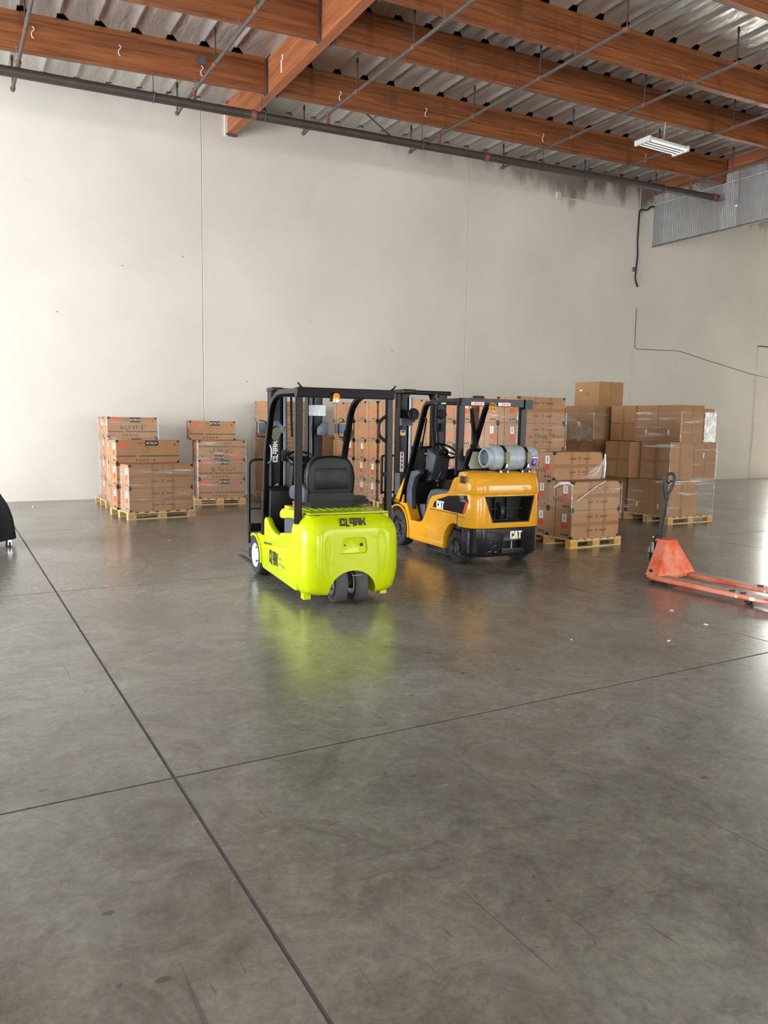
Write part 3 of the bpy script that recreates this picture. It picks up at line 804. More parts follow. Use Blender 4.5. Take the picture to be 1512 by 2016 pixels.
def wrap(x, y, rz, w, d, z0, z1, label, mat='stretch_film', sides='FL'):
    """stretch film round a load: wrinkled sheets a finger's breadth off the cartons"""
    o = thing('stretch_film', label, 'film', (x, y, z0), rz, 'clear stretch film on the loads')
    h = z1-z0; sd = random.random()*50
    def wob(a, b): return .006*mnoise.noise(Vector((a*3+sd, b*26, 3)))+.006*mnoise.noise(Vector((a*9, b*7+sd, 1)))
    e = .014
    if 'F' in sides: MB().grid(lambda u, v: (-e+u*(w+2*e), -e+wob(u*w, v*h), v*h), 16, 40).build('film_sheet', mat, o)
    if 'L' in sides: MB().grid(lambda u, v: (-e+wob(u*d+5, v*h), -e+(1-u)*(d+2*e), v*h), 16, 40).build('film_sheet', mat, o)
    # gathered film along the upright corner
    MB().tube([(-e, -e, h*k/10) for k in range(11)], [.006+.005*random.random() for k in range(11)], 6).build('film_edge', 'film_loose', o)
    if 'F' in sides: MB().tube([(w+e, -e, h*k/10) for k in range(11)], [.004+.005*random.random() for k in range(11)], 6).build('film_edge', 'film_loose', o)
    return o
def T(ox, oy, rz, u, v): return ox+u*math.cos(rz)-v*math.sin(rz), oy+u*math.sin(rz)+v*math.cos(rz)
GK = 'printed furniture cartons'; GP = 'plain brown cartons'
LN = ['bottom', 'second-layer', 'third-layer', 'fourth-layer', 'top']

# A: front left pallet
rz = R(6.7); ox, oy = 2.675, 13.523
pallet(ox, oy, rz, 1.22, 1.02, 'pale wooden pallet at the front of the left group')
for k in range(2):
    X_, Y_ = T(ox, oy, rz, .03, .02)
    carton(X_, Y_, PH+k*(CH+.004), rz, 1.14, .49, CH, 'text', f'{("lower", "upper")[k]} front carton with printed words on the front left pallet', GK)
for k in range(3):
    X_, Y_ = T(ox, oy, rz, -.02, .52)
    carton(X_, Y_, PH+k*(CH+.004), rz, 1.14, .48, CH, 'ktech', f'{("bottom", "middle", "topmost")[k]} carton of the rear row on the front left pallet', GK)
X_, Y_ = T(ox, oy, rz, .03, .02); wrap(X_, Y_, rz, 1.14, .98, PH, PH+2*CH-.05, 'clear film round the lower cartons on the front left pallet')
# B: behind it, by the wall
rz = R(0); ox, oy = 2.673, 15.62
pallet(ox, oy, rz, 1.02, 1.22, 'wooden pallet by the wall, farthest left')
for k in range(4):
    for j in range(2):
        carton(ox+.09-.02*(k == 3), oy+.02+.52*j, PH+k*(CH+.004), rz, .93, .5, CH, 'ktech', f'{("bottom", "second", "third", "topmost")[k]} carton, {("near", "wall-side")[j]} column, of the farthest left stack by the wall', GK, ('ink',) if (k == 3 and j == 0) else ())
wrap(ox+.06, oy+.02, rz, .96, 1.03, PH, PH+3.9*CH, 'clear film round the farthest left stack by the wall')
# C: right of it
rz = R(-8.5); ox, oy = 4.382, 15.493
pallet(ox, oy, rz, 1.05, 1.02, 'wooden pallet under the first wall seam from the left')
for k in range(4):
    for j in range(2):
        if k == 3 and j == 0: continue
        u = .09 if k < 3 else -.04; v = (.02+.5*j) if k < 3 else .40
        X_, Y_ = T(ox, oy, rz, u, v)
        carton(X_, Y_, PH+k*(CH*.97+.004), rz, .94, .49, CH*.97, 'ktech', f'{("bottom", "second", "upside-down third", "topmost")[k]} carton, {("front", "rear")[j]} row, of the stack under the first wall seam', GK, (('flip', 'ink') if k == 2 else ('ink',) if k == 1 else ()))
X_, Y_ = T(ox, oy, rz, .08, .02); wrap(X_, Y_, rz, .96, .98, PH, PH+3*CH*.97-.03, 'clear film round the stack under the first wall seam')
# long row beside the forklifts
ROW = [('E', 9.37, 'the stack with marker writing'), ('S', 10.60, 'the first stack behind the marker-written one'), ('S', 11.70, 'the second stack behind the marker-written one'),
       ('S', 12.72, 'the third stack behind the marker-written one'), ('S', 13.84, 'the fourth stack behind the marker-written one'), ('S', 14.95, 'the fifth stack behind the marker-written one')]
for si, (kd, y0, ph) in enumerate(ROW):
    x0 = 7.70+(.0 if si == 0 else random.uniform(-.03, .03))
    pallet(x0-.02, y0-.01, 0, 1.02, 1.02, f'wooden pallet under {ph}')
    for k in range(5):
        for j in range(2):
            dx = random.uniform(-.012, .012)
            op = ['nolabel'] if (si > 0 and random.random() < .6) else []
            if kd == 'E' and j == 0 and k in (3, 4): op = ['ink'] if k == 3 else op
            carton(x0+dx, y0+.50*j, PH+k*(CH+.005), 0, .95, .495, CH, 'text', f'{LN[k]} carton, {("near", "far")[j]} column, of {ph}', GK, op)
    if si in (0, 1, 4): wrap(x0-.01, y0, 0, .97, 1.0, PH, PH+(4.45 if si == 0 else 4.0 if si == 1 else 1.2)*CH, f'clear film round {ph}')
# S0 by the wall, seen through the lime forklift, and the low stack beside it
pallet(6.17, 15.9, 0, 1.05, 1.02, 'wooden pallet of the wrapped stack seen through the lime forklift')
for k in range(5):
    carton(6.2, 15.92, PH+k*(CH+.005), 0, 1.0, .98, CH, 'text', f'{LN[k]} carton of the wrapped stack seen through the lime forklift', GK, ('noend',))
wrap(6.2, 15.92, 0, 1.0, .98, PH, PH+4.3*CH, 'clear film round the stack seen through the lime forklift')
tp = MB().tube([(7.0+.01*k, 15.89-.006*(k % 3), 1.93+.006*math.sin(k)) for k in range(0, 22)], .014, 6).build('red_strap', 'red_plastic'); tag(tp, 'short red strap on the wrapped stack seen through the lime forklift', 'strap')
pallet(7.32, 16.0, 0, 1.05, 1.02, 'wooden pallet of the low stack against the back wall')
for k in range(3):
    carton(7.36, 16.02, PH+k*.43, 0, .98, .95, .425, 'plain', f'{("bottom", "middle", "top")[k]} plain carton of the low stack against the back wall', GP, ('ftape',))
# R1: in front, beside the yellow forklift
ox, oy = 7.648, 8.05
pallet(ox-.01, oy, 0, 1.0, 1.04, 'wooden pallet with a yellow corner block beside the yellow forklift', True)
for k in range(2):
    for j in range(2):
        carton(ox+.02, oy+.03+.50*j, PH+k*(CH+.004), 0, .93, .495, CH, 'text', f'{("bottom", "upper")[k]} {("near", "far")[j]} carton with red mark on the pallet beside the yellow forklift', GK, ('endink',) if (k == 1 and j == 0) else ())
carton(ox-.01, oy+.40, PH+2*(CH+.003), 0, .95, .495, CH, 'text', 'single top carton on the pallet beside the yellow forklift', GK, ('endink',))
wrap(ox+.01, oy+.03, 0, .95, 1.0, PH+.35, PH+2*CH-.02, 'clear film round the pallet load beside the yellow forklift')
# torn film pulled from the top carton's right corner down to the layer below
sf = thing('torn_film', 'shiny torn film stretched diagonally off the single top carton', 'film', (ox, oy, 0))
def tornf(u, v):
    a = Vector((.955, .385, PH+2*CH+.36-.02)); b = Vector((.955, .385, PH+2*CH+.02)); c = Vector((.50, .36, PH+2*CH+.02)); d = Vector((.02, .0, PH+CH*1.55))
    e1 = a.lerp(b, u); e2 = a.lerp(c, u) if v < 2 else d
    p = e1.lerp(e2, v); p.y -= .012+.02*abs(math.sin(v*22))*u+.01*mnoise.noise(Vector((u*6, v*9, 2)))
    return p
MB().grid(tornf, 14, 60).build('film_sheet', 'film_loose', sf)
MB().tube([(.62, -.004, PH+2*CH+.01), (.45, -.012, PH+2*CH-.05), (.25, -.014, PH+2*CH-.16), (.06, -.014, PH+2*CH-.26)], .006, 6).build('film_strand', 'film_white', sf)
rnd = random.Random(11)
for k_ in range(14):
    t_ = .15+.8*k_/13
    b_ = Vector((.955-.48*t_, .375, PH+2*CH+.03+.16*rnd.random()*(t_ > .2)))
    a_ = Vector((.955, .372, PH+3*CH-.05-.02*k_))
    l_ = .55+.45*rnd.random(); q_ = a_.lerp(b_, 1-l_) if k_ % 2 else a_; e_ = b_ if k_ % 3 else a_.lerp(b_, l_)
    MB().tube([q_, q_.lerp(e_, .5)+Vector((0, -.006, 0)), e_], [.001, .0032, .001], 5).build('film_strand', 'film_white', sf)
MB().tube([(.963, .372, PH+3*CH-.02), (.968, .368, PH+2.5*CH), (.962, .37, PH+2*CH+.02)], [.012, .02, .012], 6).build('film_strand', 'film_white', sf)
MB().tube([(-.012, .0, PH+2*CH-.04), (.0, .1, PH+2*CH-.01), (-.014, .25, PH+2*CH-.03), (-.012, .38, PH+2*CH-.10)], [.01, .022, .025, .012], 7).build('film_strand', 'film_white', sf)
# G: plain cartons at right
GH = .672
ox, oy = 11.244, 9.40
pallet(ox, oy, 0, 1.21, 1.05, 'wooden pallet at the front of the plain carton pile at right')
pallet(ox, oy+1.12, 0, 1.21, 1.05, 'wooden pallet in the middle of the plain carton pile at right')
pallet(ox, oy+2.25, 0, 1.21, 1.05, 'wooden pallet at the rear of the plain carton pile at right')
def pc(x, y, z, L, D, H, label, *op, rz=0): return carton(x, y, z, rz, L, D, H, 'plain', label, GP, op)
pc(ox+.03, oy+.03, PH, .75, .46, GH-.01, 'bottom plain carton at the near corner of the right pile', 'ftape', 'tag')
pc(ox+.03, oy+.50, PH, .75, .50, GH-.01, 'bottom plain carton, second from the near corner of the right pile', 'tag')
pc(ox+.10, oy+1.13, PH, .9, .78, GH-.01, 'bottom plain carton in the middle of the right pile', 'cross')
pc(ox+.0, oy+.03, PH+GH, .62, .67, GH, 'middle-layer taped carton at the near corner of the right pile', 'cross', 'ftape')
pc(ox+.63, oy+.03, PH+GH, .60, .67, GH, 'middle-layer carton at the right end of the right pile', 'seam', 'ftag')
pc(ox-.24, oy+.76, PH+GH-.0, .62, .60, GH-.01, 'middle-layer carton jutting out of the right pile', 'cross')
pc(ox+.45, oy+.76, PH+GH, .6, .8, GH, 'middle-layer carton hidden behind the jutting one in the right pile')
pc(ox+.26, oy+.05, PH+2*GH, .60, .52, GH, 'top-layer carton with a flap seam at the right pile\'s near corner', 'seam', 'tag')
pc(ox+.26, oy+.58, PH+2*GH, .62, .49, GH, 'top-layer carton, second from the right pile\'s near corner', 'tag')
pc(ox+.22, oy+1.08, PH+2*GH, .62, .62, GH, 'top-layer carton with crossed tape, third from the right pile\'s near corner', 'cross')
pc(ox+.90, oy+.10, PH+2*GH, .30, .6, GH-.05, 'narrow top-layer carton behind the white film in the right pile')
pc(ox+.0, oy+1.95, PH, .85, .9, GH-.01, 'bottom plain carton at the rear of the right pile', 'ftape')
pc(ox+.02, oy+1.93, PH+GH, .85, .9, GH, 'middle-layer plain carton at the rear of the right pile', 'ftape', 'cross')
pc(ox-.04, oy+1.90, PH+2*GH, .72, .82, GH, 'wrapped top-layer carton under the topmost carton', 'cross')
pc(ox+.70, oy+1.95, PH+2*GH, .5, .8, GH, 'top-layer carton right of the wrapped one in the right pile', 'ftape')
pc(ox+.05, oy+2.75, PH+2*GH, .8, .6, GH-.02, 'top-layer carton at the far left of the right pile')
pc(ox+.05, oy+2.85, PH, .8, .5, GH*2-.02, 'tall carton at the far rear of the right pile')
pc(ox+.16, oy+2.0, PH+3*GH, .67, .68, .485, 'topmost carton, sitting alone above all the others', 'tagtop', 'seam')
wrap(ox, oy+.03, 0, 1.21, 1.0, PH, PH+GH, 'clear film round the bottom layer of the right pile')
wrap(ox-.005, oy+.03, 0, 1.235, .68, PH+GH, PH+2*GH, 'clear film round the middle layer of the right pile')
wrap(ox+.255, oy+.05, 0, .63, 1.03, PH+2*GH, PH+2.82*GH, 'clear film round the top layer of the right pile')
wrap(ox-.045, oy+1.90, 0, .74, .83, PH+2*GH, PH+2.8*GH, 'clear film on the carton under the topmost one', 'stretch_film')
wf = thing('white_film', 'bright white crumpled film on the top right of the right pile', 'film', (ox, oy, PH+2*GH))
MB().grid(lambda u, v: (.885+u*.33+.012*mnoise.noise(Vector((u*9, v*9, 4))), .07+.02*mnoise.noise(Vector((u*12, v*12, 7)))-.02, .01+v*(GH-.13)), 18, 26).build('film_sheet', 'film_white', wf)
fl_ = thing('film_flap', 'loose grey film flap hanging off the carton under the topmost one', 'film', (ox-.07, oy+1.88, PH+2*GH))
MB().grid(lambda u, v: (-.02+.02*mnoise.noise(Vector((u*5, v*5, 2))), .80*(1-u), -.03+v*(.52-.26*u)), 16, 12).build('film_sheet', 'film_loose', fl_)

# ------------------------------------------------------------------ wheels
def wheel(parent, name, x, y, r, w, rim_r, rim_mat, out=-1, tmat='tyre_rubber', rz=0.0, hub=.05):
    """wheel with tyre and dished rim; out=-1 shows its face to -X"""
    o = bpy.data.objects.new(name, None); COL.objects.link(o); o.parent = parent; o.location = (x, y, r); o.rotation_euler = (0, 0, rz)
    h = w/2
    MB().lathe([(-h, rim_r), (-h, r*.90), (-h+.012, r*.965), (-h+.035, r), (h-.035, r), (h-.012, r*.965), (h, r*.90), (h, rim_r)], n=40, cap=False).build('tyre', tmat, o)
    s = out
    rim = MB().lathe([(s*(h-.002), rim_r*1.01), (s*(h+.004), rim_r*.98), (s*(h-.006), rim_r*.90), (s*(h-.035), rim_r*.84), (s*(h-.045), rim_r*.55), (s*(h-.03), rim_r*.45), (s*(h-.03), .001)], n=36, cap=False).build('rim', rim_mat, o)
    b = MB()
    for k in range(6):
        a = k*math.pi/3; c = (s*(h-.04), rim_r*.66*math.cos(a), rim_r*.66*math.sin(a)); b.cyl(c, (s*(h-.018), c[1], c[2]), .011, 8)
    b.build('wheel_nuts', 'dark_rim', o)
    MB().cyl((s*(h-.045), 0, 0), (s*(h-.005), 0, 0), hub, 16).build('hub', 'dark_rim' if rim_mat != 'white_rim' else 'white_rim', o)
    MB().lathe([(-s*h*.6, rim_r*1.01), (-s*h*.6, .001)], n=20).build('rim_back', 'interior_black', o)
    return o

# ------------------------------------------------------------------ lime three-wheel electric forklift
ck = thing('forklift', 'lime green electric forklift seen from behind, with black overhead guard', 'forklift', (3.462, 7.944, 0), R(-5), 'forklifts')
def rring(z, hx, yr, yf, r, dent=0.0, n=7):
    """plan ring: flat front at yf, rounded rear corners at yr; rear centre pushed in by dent"""
    pts = [(hx, yf)]
    for k in range(n+1):
        a = R(0)-R(90)*k/n; pts.append((hx-r+r*math.cos(a), yr+r+r*math.sin(a)))
    m = 14
    for k in range(1, m):
        x = (hx-r)*(1-2*k/m); t = min(1, max(0, (.34-abs(x))/.08)); t = t*t*(3-2*t)
        pts.append((x, yr+dent*t))
    for k in range(n+1):
        a = R(-90)-R(90)*k/n; pts.append((-hx+r+r*math.cos(a), yr+r+r*math.sin(a)))
    pts.append((-hx, yf))
    return [(x, y, z) for x, y in pts]
rings = [rring(*a) for a in ((.095, .42, -1.50, -1.17, .19, 0), (.105, .45, -1.535, -1.17, .2, 0), (.14, .478, -1.565, -1.17, .2, 0), (.22, .493, -1.585, -1.17, .2, .004), (.32, .50, -1.598, -1.17, .19, .012),
    (.42, .50, -1.602, -1.17, .19, .018), (.52, .50, -1.602, -1.17, .19, .02), (.60, .498, -1.60, -1.17, .19, .02), (.66, .494, -1.594, -1.17, .185, .016), (.70, .488, -1.586, -1.17, .18, .008), (.75, .475, -1.572, -1.17, .18, 0), (.785, .458, -1.552, -1.17, .18, 0), (.815, .432, -1.52, -1.17, .175, 0), (.842, .41, -1.49, -1.17, .17, 0), (.856, .395, -1.47, -1.17, .165, 0))]
cw = MB().loft(rings).build('counterweight', 'lime_paint', ck, 38)
# steer-wheel arch and the tow recess
cut = MB(); arch = [(-.255, .02)]+[(-.015+.24*math.cos(a), .12+.215*math.sin(a)) for a in [R(180)-R(180)*k/14 for k in range(15)]]+[(.225, .02)]
cut.prism(arch, 'y', -1.8, -1.14)
cw.parent = None; boolean(cw, cut.build('cutter', 'lime_paint')); 
boolean(cw, MB().prism([(-.155, .495), (-.125, .635), (-.10, .65), (.085, .65), (.115, .635), (.13, .52), (.105, .495)], 'y', -1.8, -1.555, .012, 3).build('cutter', 'lime_paint'))
cw.parent = ck
MB().cyl((.075, -1.56, .575), (.075, -1.553, .575), .017, 14).build('recess_hole', 'interior_black', ck)
MB().cyl((-.095, -1.56, .575), (-.095, -1.553, .575), .008, 10).build('recess_hole', 'interior_black', ck)
MB().box(-.24, .21, -1.50, -1.15, .03, .34).bm.free()
MB().box(-.40, .40, -1.16, -1.10, .10, .80).build('bulkhead', 'interior_black', ck)
P_, w_ = word('CLARK'); k = .265/w_
decal('lettering', sh(P_, 0, 0, k, .068), (-.148, -1.5735, .762), (1, 0, 0), (0, .42, 1), 'black_print', ck, .004)
for x0 in (-.46, .33): MB().box(x0, x0+.07, -1.44, -1.36, .055, .115, .006).build('jacking_foot', 'lime_paint', ck)
MB().box(-.03, .07, -1.5965, -1.59, .285, .293).build('scratch', 'grey_print', ck)
# hood
hd = MB().box(-.405, .405, -1.44, -.66, .80, .872, .03, 3).build('hood', 'lime_paint', ck)
MB().box(-.41, .41, -1.455, -.9, .853, .859).build('hood_gap', 'interior_black', ck)
rb = MB()
for i in range(9): rb.box(-.34+.08*i, -.315+.08*i, -1.22, -1.0, .868, .8755, .003, 1)
rb.build('hood_ribs', 'lime_paint', hd)
for s in (-1, 1):
    cv = [(-.655, .775), (-.67, .815), (-.74, .848), (-.90, .868), (-1.27, .870), (-1.27, .80), (-.95, .775), (-.76, .748), (-.68, .745)]
    MB().prism(cv, 'x', s*.46, s*.30, .014, 2).build('hood_side', 'lime_paint', ck)
    MB().prism([(-.72, .55), (-.72, .765), (-.95, .79), (-1.19, .81), (-1.19, .62)], 'x', s*.425, s*.38).build('side_vent_panel', 'charcoal_plastic', ck)
    pn = [(-.14, .38), (-.15, .665), (-.20, .70), (-.26, .685), (-.36, .625), (-.52, .575), (-.70, .565), (-.74, .60), (-1.17, .655), (-1.18, .80), (-1.31, .80), (-1.31, .38)]
    MB().prism(pn, 'x', s*.478, s*.41, .012, 2).build('side_panel', 'lime_paint', ck)
    sk = [(-.17, .135), (-.14, .36), (-.15, .405), (-1.22, .505), (-1.34, .50), (-1.34, .125), (-1.28, .115)]
    MB().prism(sk, 'x', s*.498, s*.38, .016, 2).build('side_skirt', 'lime_paint', ck)
    MB().prism([(-.16, .408), (-.17, .424), (-.42, .444), (-.46, .436)], 'x', s*.488, s*.44).build('step_pad', 'charcoal_plastic', ck)
    vn = MB()
    for j in range(5): vn.box(s*.481-.003, s*.481+.003, -1.245, -1.20, .545+.035*j, .557+.035*j)
    vn.build('vent_slots', 'interior_black', ck)
    # drive wheel fender
    yc, zc, ro, ri = .15, .225, .285, .262
    A = [R(60)+R(130)*j/14 for j in range(15)]
    fp = [(yc-.0+ro*math.cos(a), zc+ro*.88*math.sin(a)) for a in A]+[(yc+ri*math.cos(a), zc+ri*.86*math.sin(a)) for a in A[::-1]]
    MB().prism(fp, 'x', s*.515, s*.30, .006, 1).build('fender', 'lime_paint', ck)
    fs = [(yc+ri*math.cos(a), zc+ri*.9*math.sin(a)) for a in [R(95)+R(95)*j/10 for j in range(11)]]+[(-.13, .14), (-.16, .135), (-.19, .40), (-.15, .49), (.06, .49)]
    MB().prism(fs, 'x', s*.490, s*.33, .008, 1).build('fender_panel', 'lime_paint', ck)
    wheel(ck, 'drive_wheel', s*.412, .15, .228, .165, .135, 'white_rim', s)
MB().box(-.41, .41, -1.2, .0, .13, .48).build('frame', 'interior_black', ck)
MB().box(-.40, .40, -.72, -.08, .48, .50).build('floor_mat', 'dark_plastic', ck)
MB().box(-.38, .38, -1.16, -.70, .50, .80).build('battery_box', 'dark_plastic', ck)
decal('lettering', sh(P_, 0, 0, -.31/w_, .105), (-.4995, -.46, .262), (0, 1, 0), (0, 0, 1), 'black_print', ck, .003) if 0 else None
dl = decal('lettering', sh(P_, 0, 0, .31/w_, .135), (-.4985, -.43, .25), (0, -1, -.0), (0, 0, 1), 'black_print', ck, .003)
decal('faded_lettering', [rc(.33, .065, .42, .09), rc(.33, .01, .40, .035), rc(.43, .0, .52, .03)], (-.4985, -.44, .262), (0, -1, 0), (0, 0, 1), 'grey_print', ck, .002)
# steer wheels
for x in (-.118, .088): wheel(ck, 'steer_wheel', x, -1.42, .188, .125, .11, 'white_rim', -1, 'tyre_dusty', R(-4))
MB().cyl((-.10, -1.42, .19), (.09, -1.42, .19), .06, 12).box(-.05, .02, -1.46, -1.38, .2, .42).build('steer_axle', 'interior_black', ck)
# overhead guard
for s in (-1, 1):
    pth = fillet([(s*.45, -.06, .46), (s*.45, -.15, 1.35), (s*.45, -.36, 1.90), (s*.455, -.62, 2.015), (s*.47, -1.28, 2.01)], .16, 7)
    MB().tube(pth, .03, rect=(.055, .062), up=(1, 0, 0)).build('guard_leg', 'black_paint', ck)
    MB().tube([(s*.47, -1.29, .76), (s*.465, -1.29, 1.99)], .03, rect=(.05, .07), up=(1, 0, 0)).build('guard_post', 'black_paint', ck)
    MB().tube(fillet([(s*.44, -1.33, 2.03), (s*.47, -1.36, 2.05), (s*.50, -1.36, 2.085)], .02, 3), .009, 6).build('guard_clip', 'black_paint', ck)
MB().prism([(-1.345, 1.955), (-1.36, 2.045), (-1.26, 2.045), (-1.26, 1.955)], 'x', -.50, .50, .006, 1).build('guard_beam', 'black_paint', ck)
MB().box(-.46, .46, -.66, -.58, 1.975, 2.035, .006, 1).build('guard_beam', 'black_paint', ck)
for i in range(7): MB().box(-.36+.12*i-.012, -.36+.12*i+.012, -1.27, -.62, 1.985, 2.03).build('guard_bar', 'black_paint', ck)
bc = MB().lathe([(1.915, .036), (1.94, .036), (1.94, .03)], (-.127, -1.385, 0), 'z', 18).build('beacon', 'chrome', ck)
MB().lathe([(1.94, .034), (1.975, .034), (1.992, .026), (1.999, .010), (2.0, .001)], (-.127, -1.385, 0), 'z', 18).build('beacon_lens', 'amber_lens', bc)
MB().box(-.18, -.10, -1.37, -1.34, 1.92, 1.965, .004, 1).build('beacon_bracket', 'black_paint', bc)
wl = MB().box(-.095, .055, -.60, -.50, 1.79, 1.90, .025, 3).build('work_light', 'clear_lens', ck)
MB().box(-.085, .045, -.52, -.46, 1.80, 1.89, .01).build('lamp_body', 'dark_plastic', wl)
MB().tube(fillet([(-.02, -.54, 1.90), (-.03, -.52, 1.94), (-.01, -.55, 1.98)], .02), .008, 6).build('lamp_bracket', 'steel_grey', wl)
# lamps and mirrors on the front legs
for s in (-1, 1):
    ms = MB().lathe([(-.205, .001), (-.20, .06), (-.19, .078), (-.165, .07), (-.14, .03), (-.135, .001)], (0, 0, 0), 'y', 24).build('mirror', 'dark_plastic', ck)
    ms.location = (s*.435 if s > 0 else -.40, -.03 if s > 0 else 0, 1.64); ms.scale = (.75, 1, 1.15); ms.rotation_euler = (R(14), 0, R(12))
    MB().lathe([(-.207, .001), (-.207, .068), (-.2, .068)], (0, 0, 0), 'y', 24).build('mirror_glass', 'mirror_glass', ms)
    MB().box(s*.455-.05, s*.455+.05, -.035, .05, 1.60, 1.71, .02, 3).build('turn_signal', 'grey_lamp', ck)
    MB().tube(fillet([(s*.47+.05*s, -.03, 1.72), (s*.47+.06*s, -.05, 1.56), (s*.42, -.05, 1.555), (s*.42, -.04, 1.72), (s*.5, -.04, 1.735)], .03), .006, 6).build('lamp_guard', 'black_steel', ck)
MB().prism([(-.33, 1.585), (-.335, 1.72), (-.27, 1.735), (-.19, 1.66), (-.20, 1.60), (-.27, 1.57)], 'y', .03, .07, .012).build('head_lamp', 'grey_lamp', ck)
MB().prism([(.20, 1.58), (.20, 1.66), (.27, 1.73), (.33, 1.72), (.33, 1.585), (.27, 1.57)], 'y', .03, .07, .012).build('head_lamp', 'grey_lamp', ck)
MB().tube(fillet([(-.45, -.17, 1.50), (-.425, -.26, 1.46), (-.42, -.25, 1.30), (-.45, -.13, 1.27)], .05), .010, 8).build('grab_handle', 'steel_grey', ck)
MB().tube(fillet([(.445, -1.29, 1.80), (.36, -1.28, 1.74), (.36, -1.28, 1.60), (.445, -1.29, 1.54)], .06), .017, 8).build('grab_handle', 'dark_plastic', ck)
MB().box(.42, .45, -1.33, -1.27, 1.20, 1.24).build('post_switch', 'dark_plastic', ck)
# seat
st = MB()
sp = fillet([(-.235, .98), (-.262, 1.12), (-.255, 1.25), (-.19, 1.375), (0, 1.40), (.19, 1.375), (.255, 1.25), (.262, 1.12), (.235, .98), (.0, .93), (-.235, .98)], .08, 4)
st.prism([(p.x-.03, p.y) for p in [Vector((q[0], q[1])) for q in sp][:-1]], 'y', -1.02, -.90, .028, 3, 20)
sb = st.build('seat_back', 'seat_vinyl', ck, 40)
MB().prism([(-.21, 1.06), (-.2, 1.27), (.13, 1.27), (.15, 1.06)], 'y', -1.028, -1.015, .006, 2).build('back_pocket', 'seat_vinyl', sb)
MB().box(-.27, .21, -1.03, -.50, .935, 1.02, .035, 3).build('seat_cushion', 'seat_vinyl', ck)
MB().box(-.25, .19, -1.04, -.55, .87, .94, .02, 2).build('seat_base', 'dark_plastic', ck)
MB().prism(fillet([(-1.0, .93), (-1.0, 1.08), (-.9, 1.12), (-.55, 1.06), (-.5, .98), (-.55, .93), (-1.0, .93)], .05, 4)[:-1] and [(p.x, p.y) for p in fillet([(-1.0, .93), (-1.0, 1.08), (-.9, 1.12), (-.55, 1.06), (-.5, .98), (-.55, .93), (-1.0, .93)], .05, 4)[:-1]], 'x', -.315, -.26, .012).build('hip_guard', 'charcoal_plastic', ck)
MB().box(.20, .34, -.92, -.78, .885, .94, .02, 2).build('armrest', 'dark_plastic', ck)
lb = MB().box(.33, .50, -.74, -.55, .87, .92, .01).box(.35, .48, -.72, -.57, .92, .95, .01).build('lever_box', 'dark_plastic', ck)
MB().cyl((-.335, -.76, .86), (-.335, -.76, .905), .012, 8).ball((-.335, -.76, .91), .022, (1, 1, .7)).build('stop_button', 'red_plastic', ck)
# cowl, steering
MB().prism([(-.08, .50), (-.06, 1.02), (-.12, 1.03), (-.20, .98), (-.16, .50)], 'x', -.42, .42, .015).build('cowl', 'dark_plastic', ck)
MB().hexa([(-.20, -.12, .6), (-.04, -.12, .6), (-.04, -.02, .6), (-.20, -.02, .6), (-.22, -.36, 1.26), (-.02, -.36, 1.26), (-.02, -.18, 1.28), (-.22, -.18, 1.28)], .02).build('steering_column', 'dark_plastic', ck)
sw_ = MB().tube([(.145*math.cos(a), .145*math.sin(a), 0) for a in [2*math.pi*j/32 for j in range(32)]], .014, 8, closed=True).build('steering_wheel', 'black_paint', ck)
sw_.location = (-.122, -.36, 1.335); sw_.rotation_euler = (R(28), 0, 0)
MB().lathe([(-.03, .05), (.0, .06), (.012, .04), (.014, .001)], (0, 0, 0), 'z', 16).box(-.13, .13, -.014, .014, -.008, .006).box(-.014, .014, -.13, 0, -.008, .006).build('wheel_hub', 'dark_plastic', sw_)
MB().box(-.30, -.22, -.24, -.20, 1.30, 1.42, .006).build('display', 'dark_plastic', ck)
# mast
my = .26
for s, a, b_ in ((-1, -.275, -.175), (1, .235, .335)):
    MB().box(a, b_, my, my+.035, .06, 2.06).box(a if s < 0 else b_-.03, a+.03 if s < 0 else b_, my, my+.16, .06, 2.06).box(a, b_, my+.13, my+.16, .06, 2.06).build('mast_channel', 'black_steel', ck)
    ia = -.165 if s < 0 else .165
    MB().box(ia, ia+.06, my+.02, my+.14, .10, 2.07).build('inner_channel', 'black_paint', ck)
    MB().cyl((-.125 if s < 0 else .185, my-.03, .12), (-.125 if s < 0 else .185, my-.03, 2.0), .022, 12).build('lift_cylinder', 'cylinder_dark', ck)
MB().prism([(-.285, my-.06), (-.285, my+.18), (.345, my+.18), (.345, my+.10), (-.10, my+.10), (-.16, my-.06)], 'z', 2.06, 2.105, .012, 2).build('mast_head', 'black_steel', ck)
MB().box(-.28, .34, my+.10, my+.15, 1.25, 1.33).box(-.28, .34, my+.1, my+.15, .35, .5).build('mast_cross_tie', 'black_steel', ck)
for x in (.06, .09): MB().tube([(x, my+.05, .6), (x, my+.05, 2.0)], .010, 6).build('lift_chain', 'steel_grey', ck)
MB().tube(fillet([(-.05, my-.02, 2.0), (-.05, my-.03, 1.75), (-.04, my-.03, 1.55)], .05), .014, 8).build('hose', 'dark_plastic', ck)
MB().tube([(.03, my-.03, 1.62), (.03, my-.03, 1.42)], .012, 8).build('hose_fitting', 'chrome', ck)
dm = decal('mast_lettering', sh(P_, 0, 0, .245/w_, .055), (-.205, my-.001, 1.265), (0, 0, 1), (-1, 0, 0), 'white_print', ck, .002)
decal('mast_sticker', [rc(0, 0, .04, .012), rc(0, .02, .03, .032)], (-.20, my-.001, .98), (0, 0, 1), (-1, 0, 0), 'white_print', ck, .002)
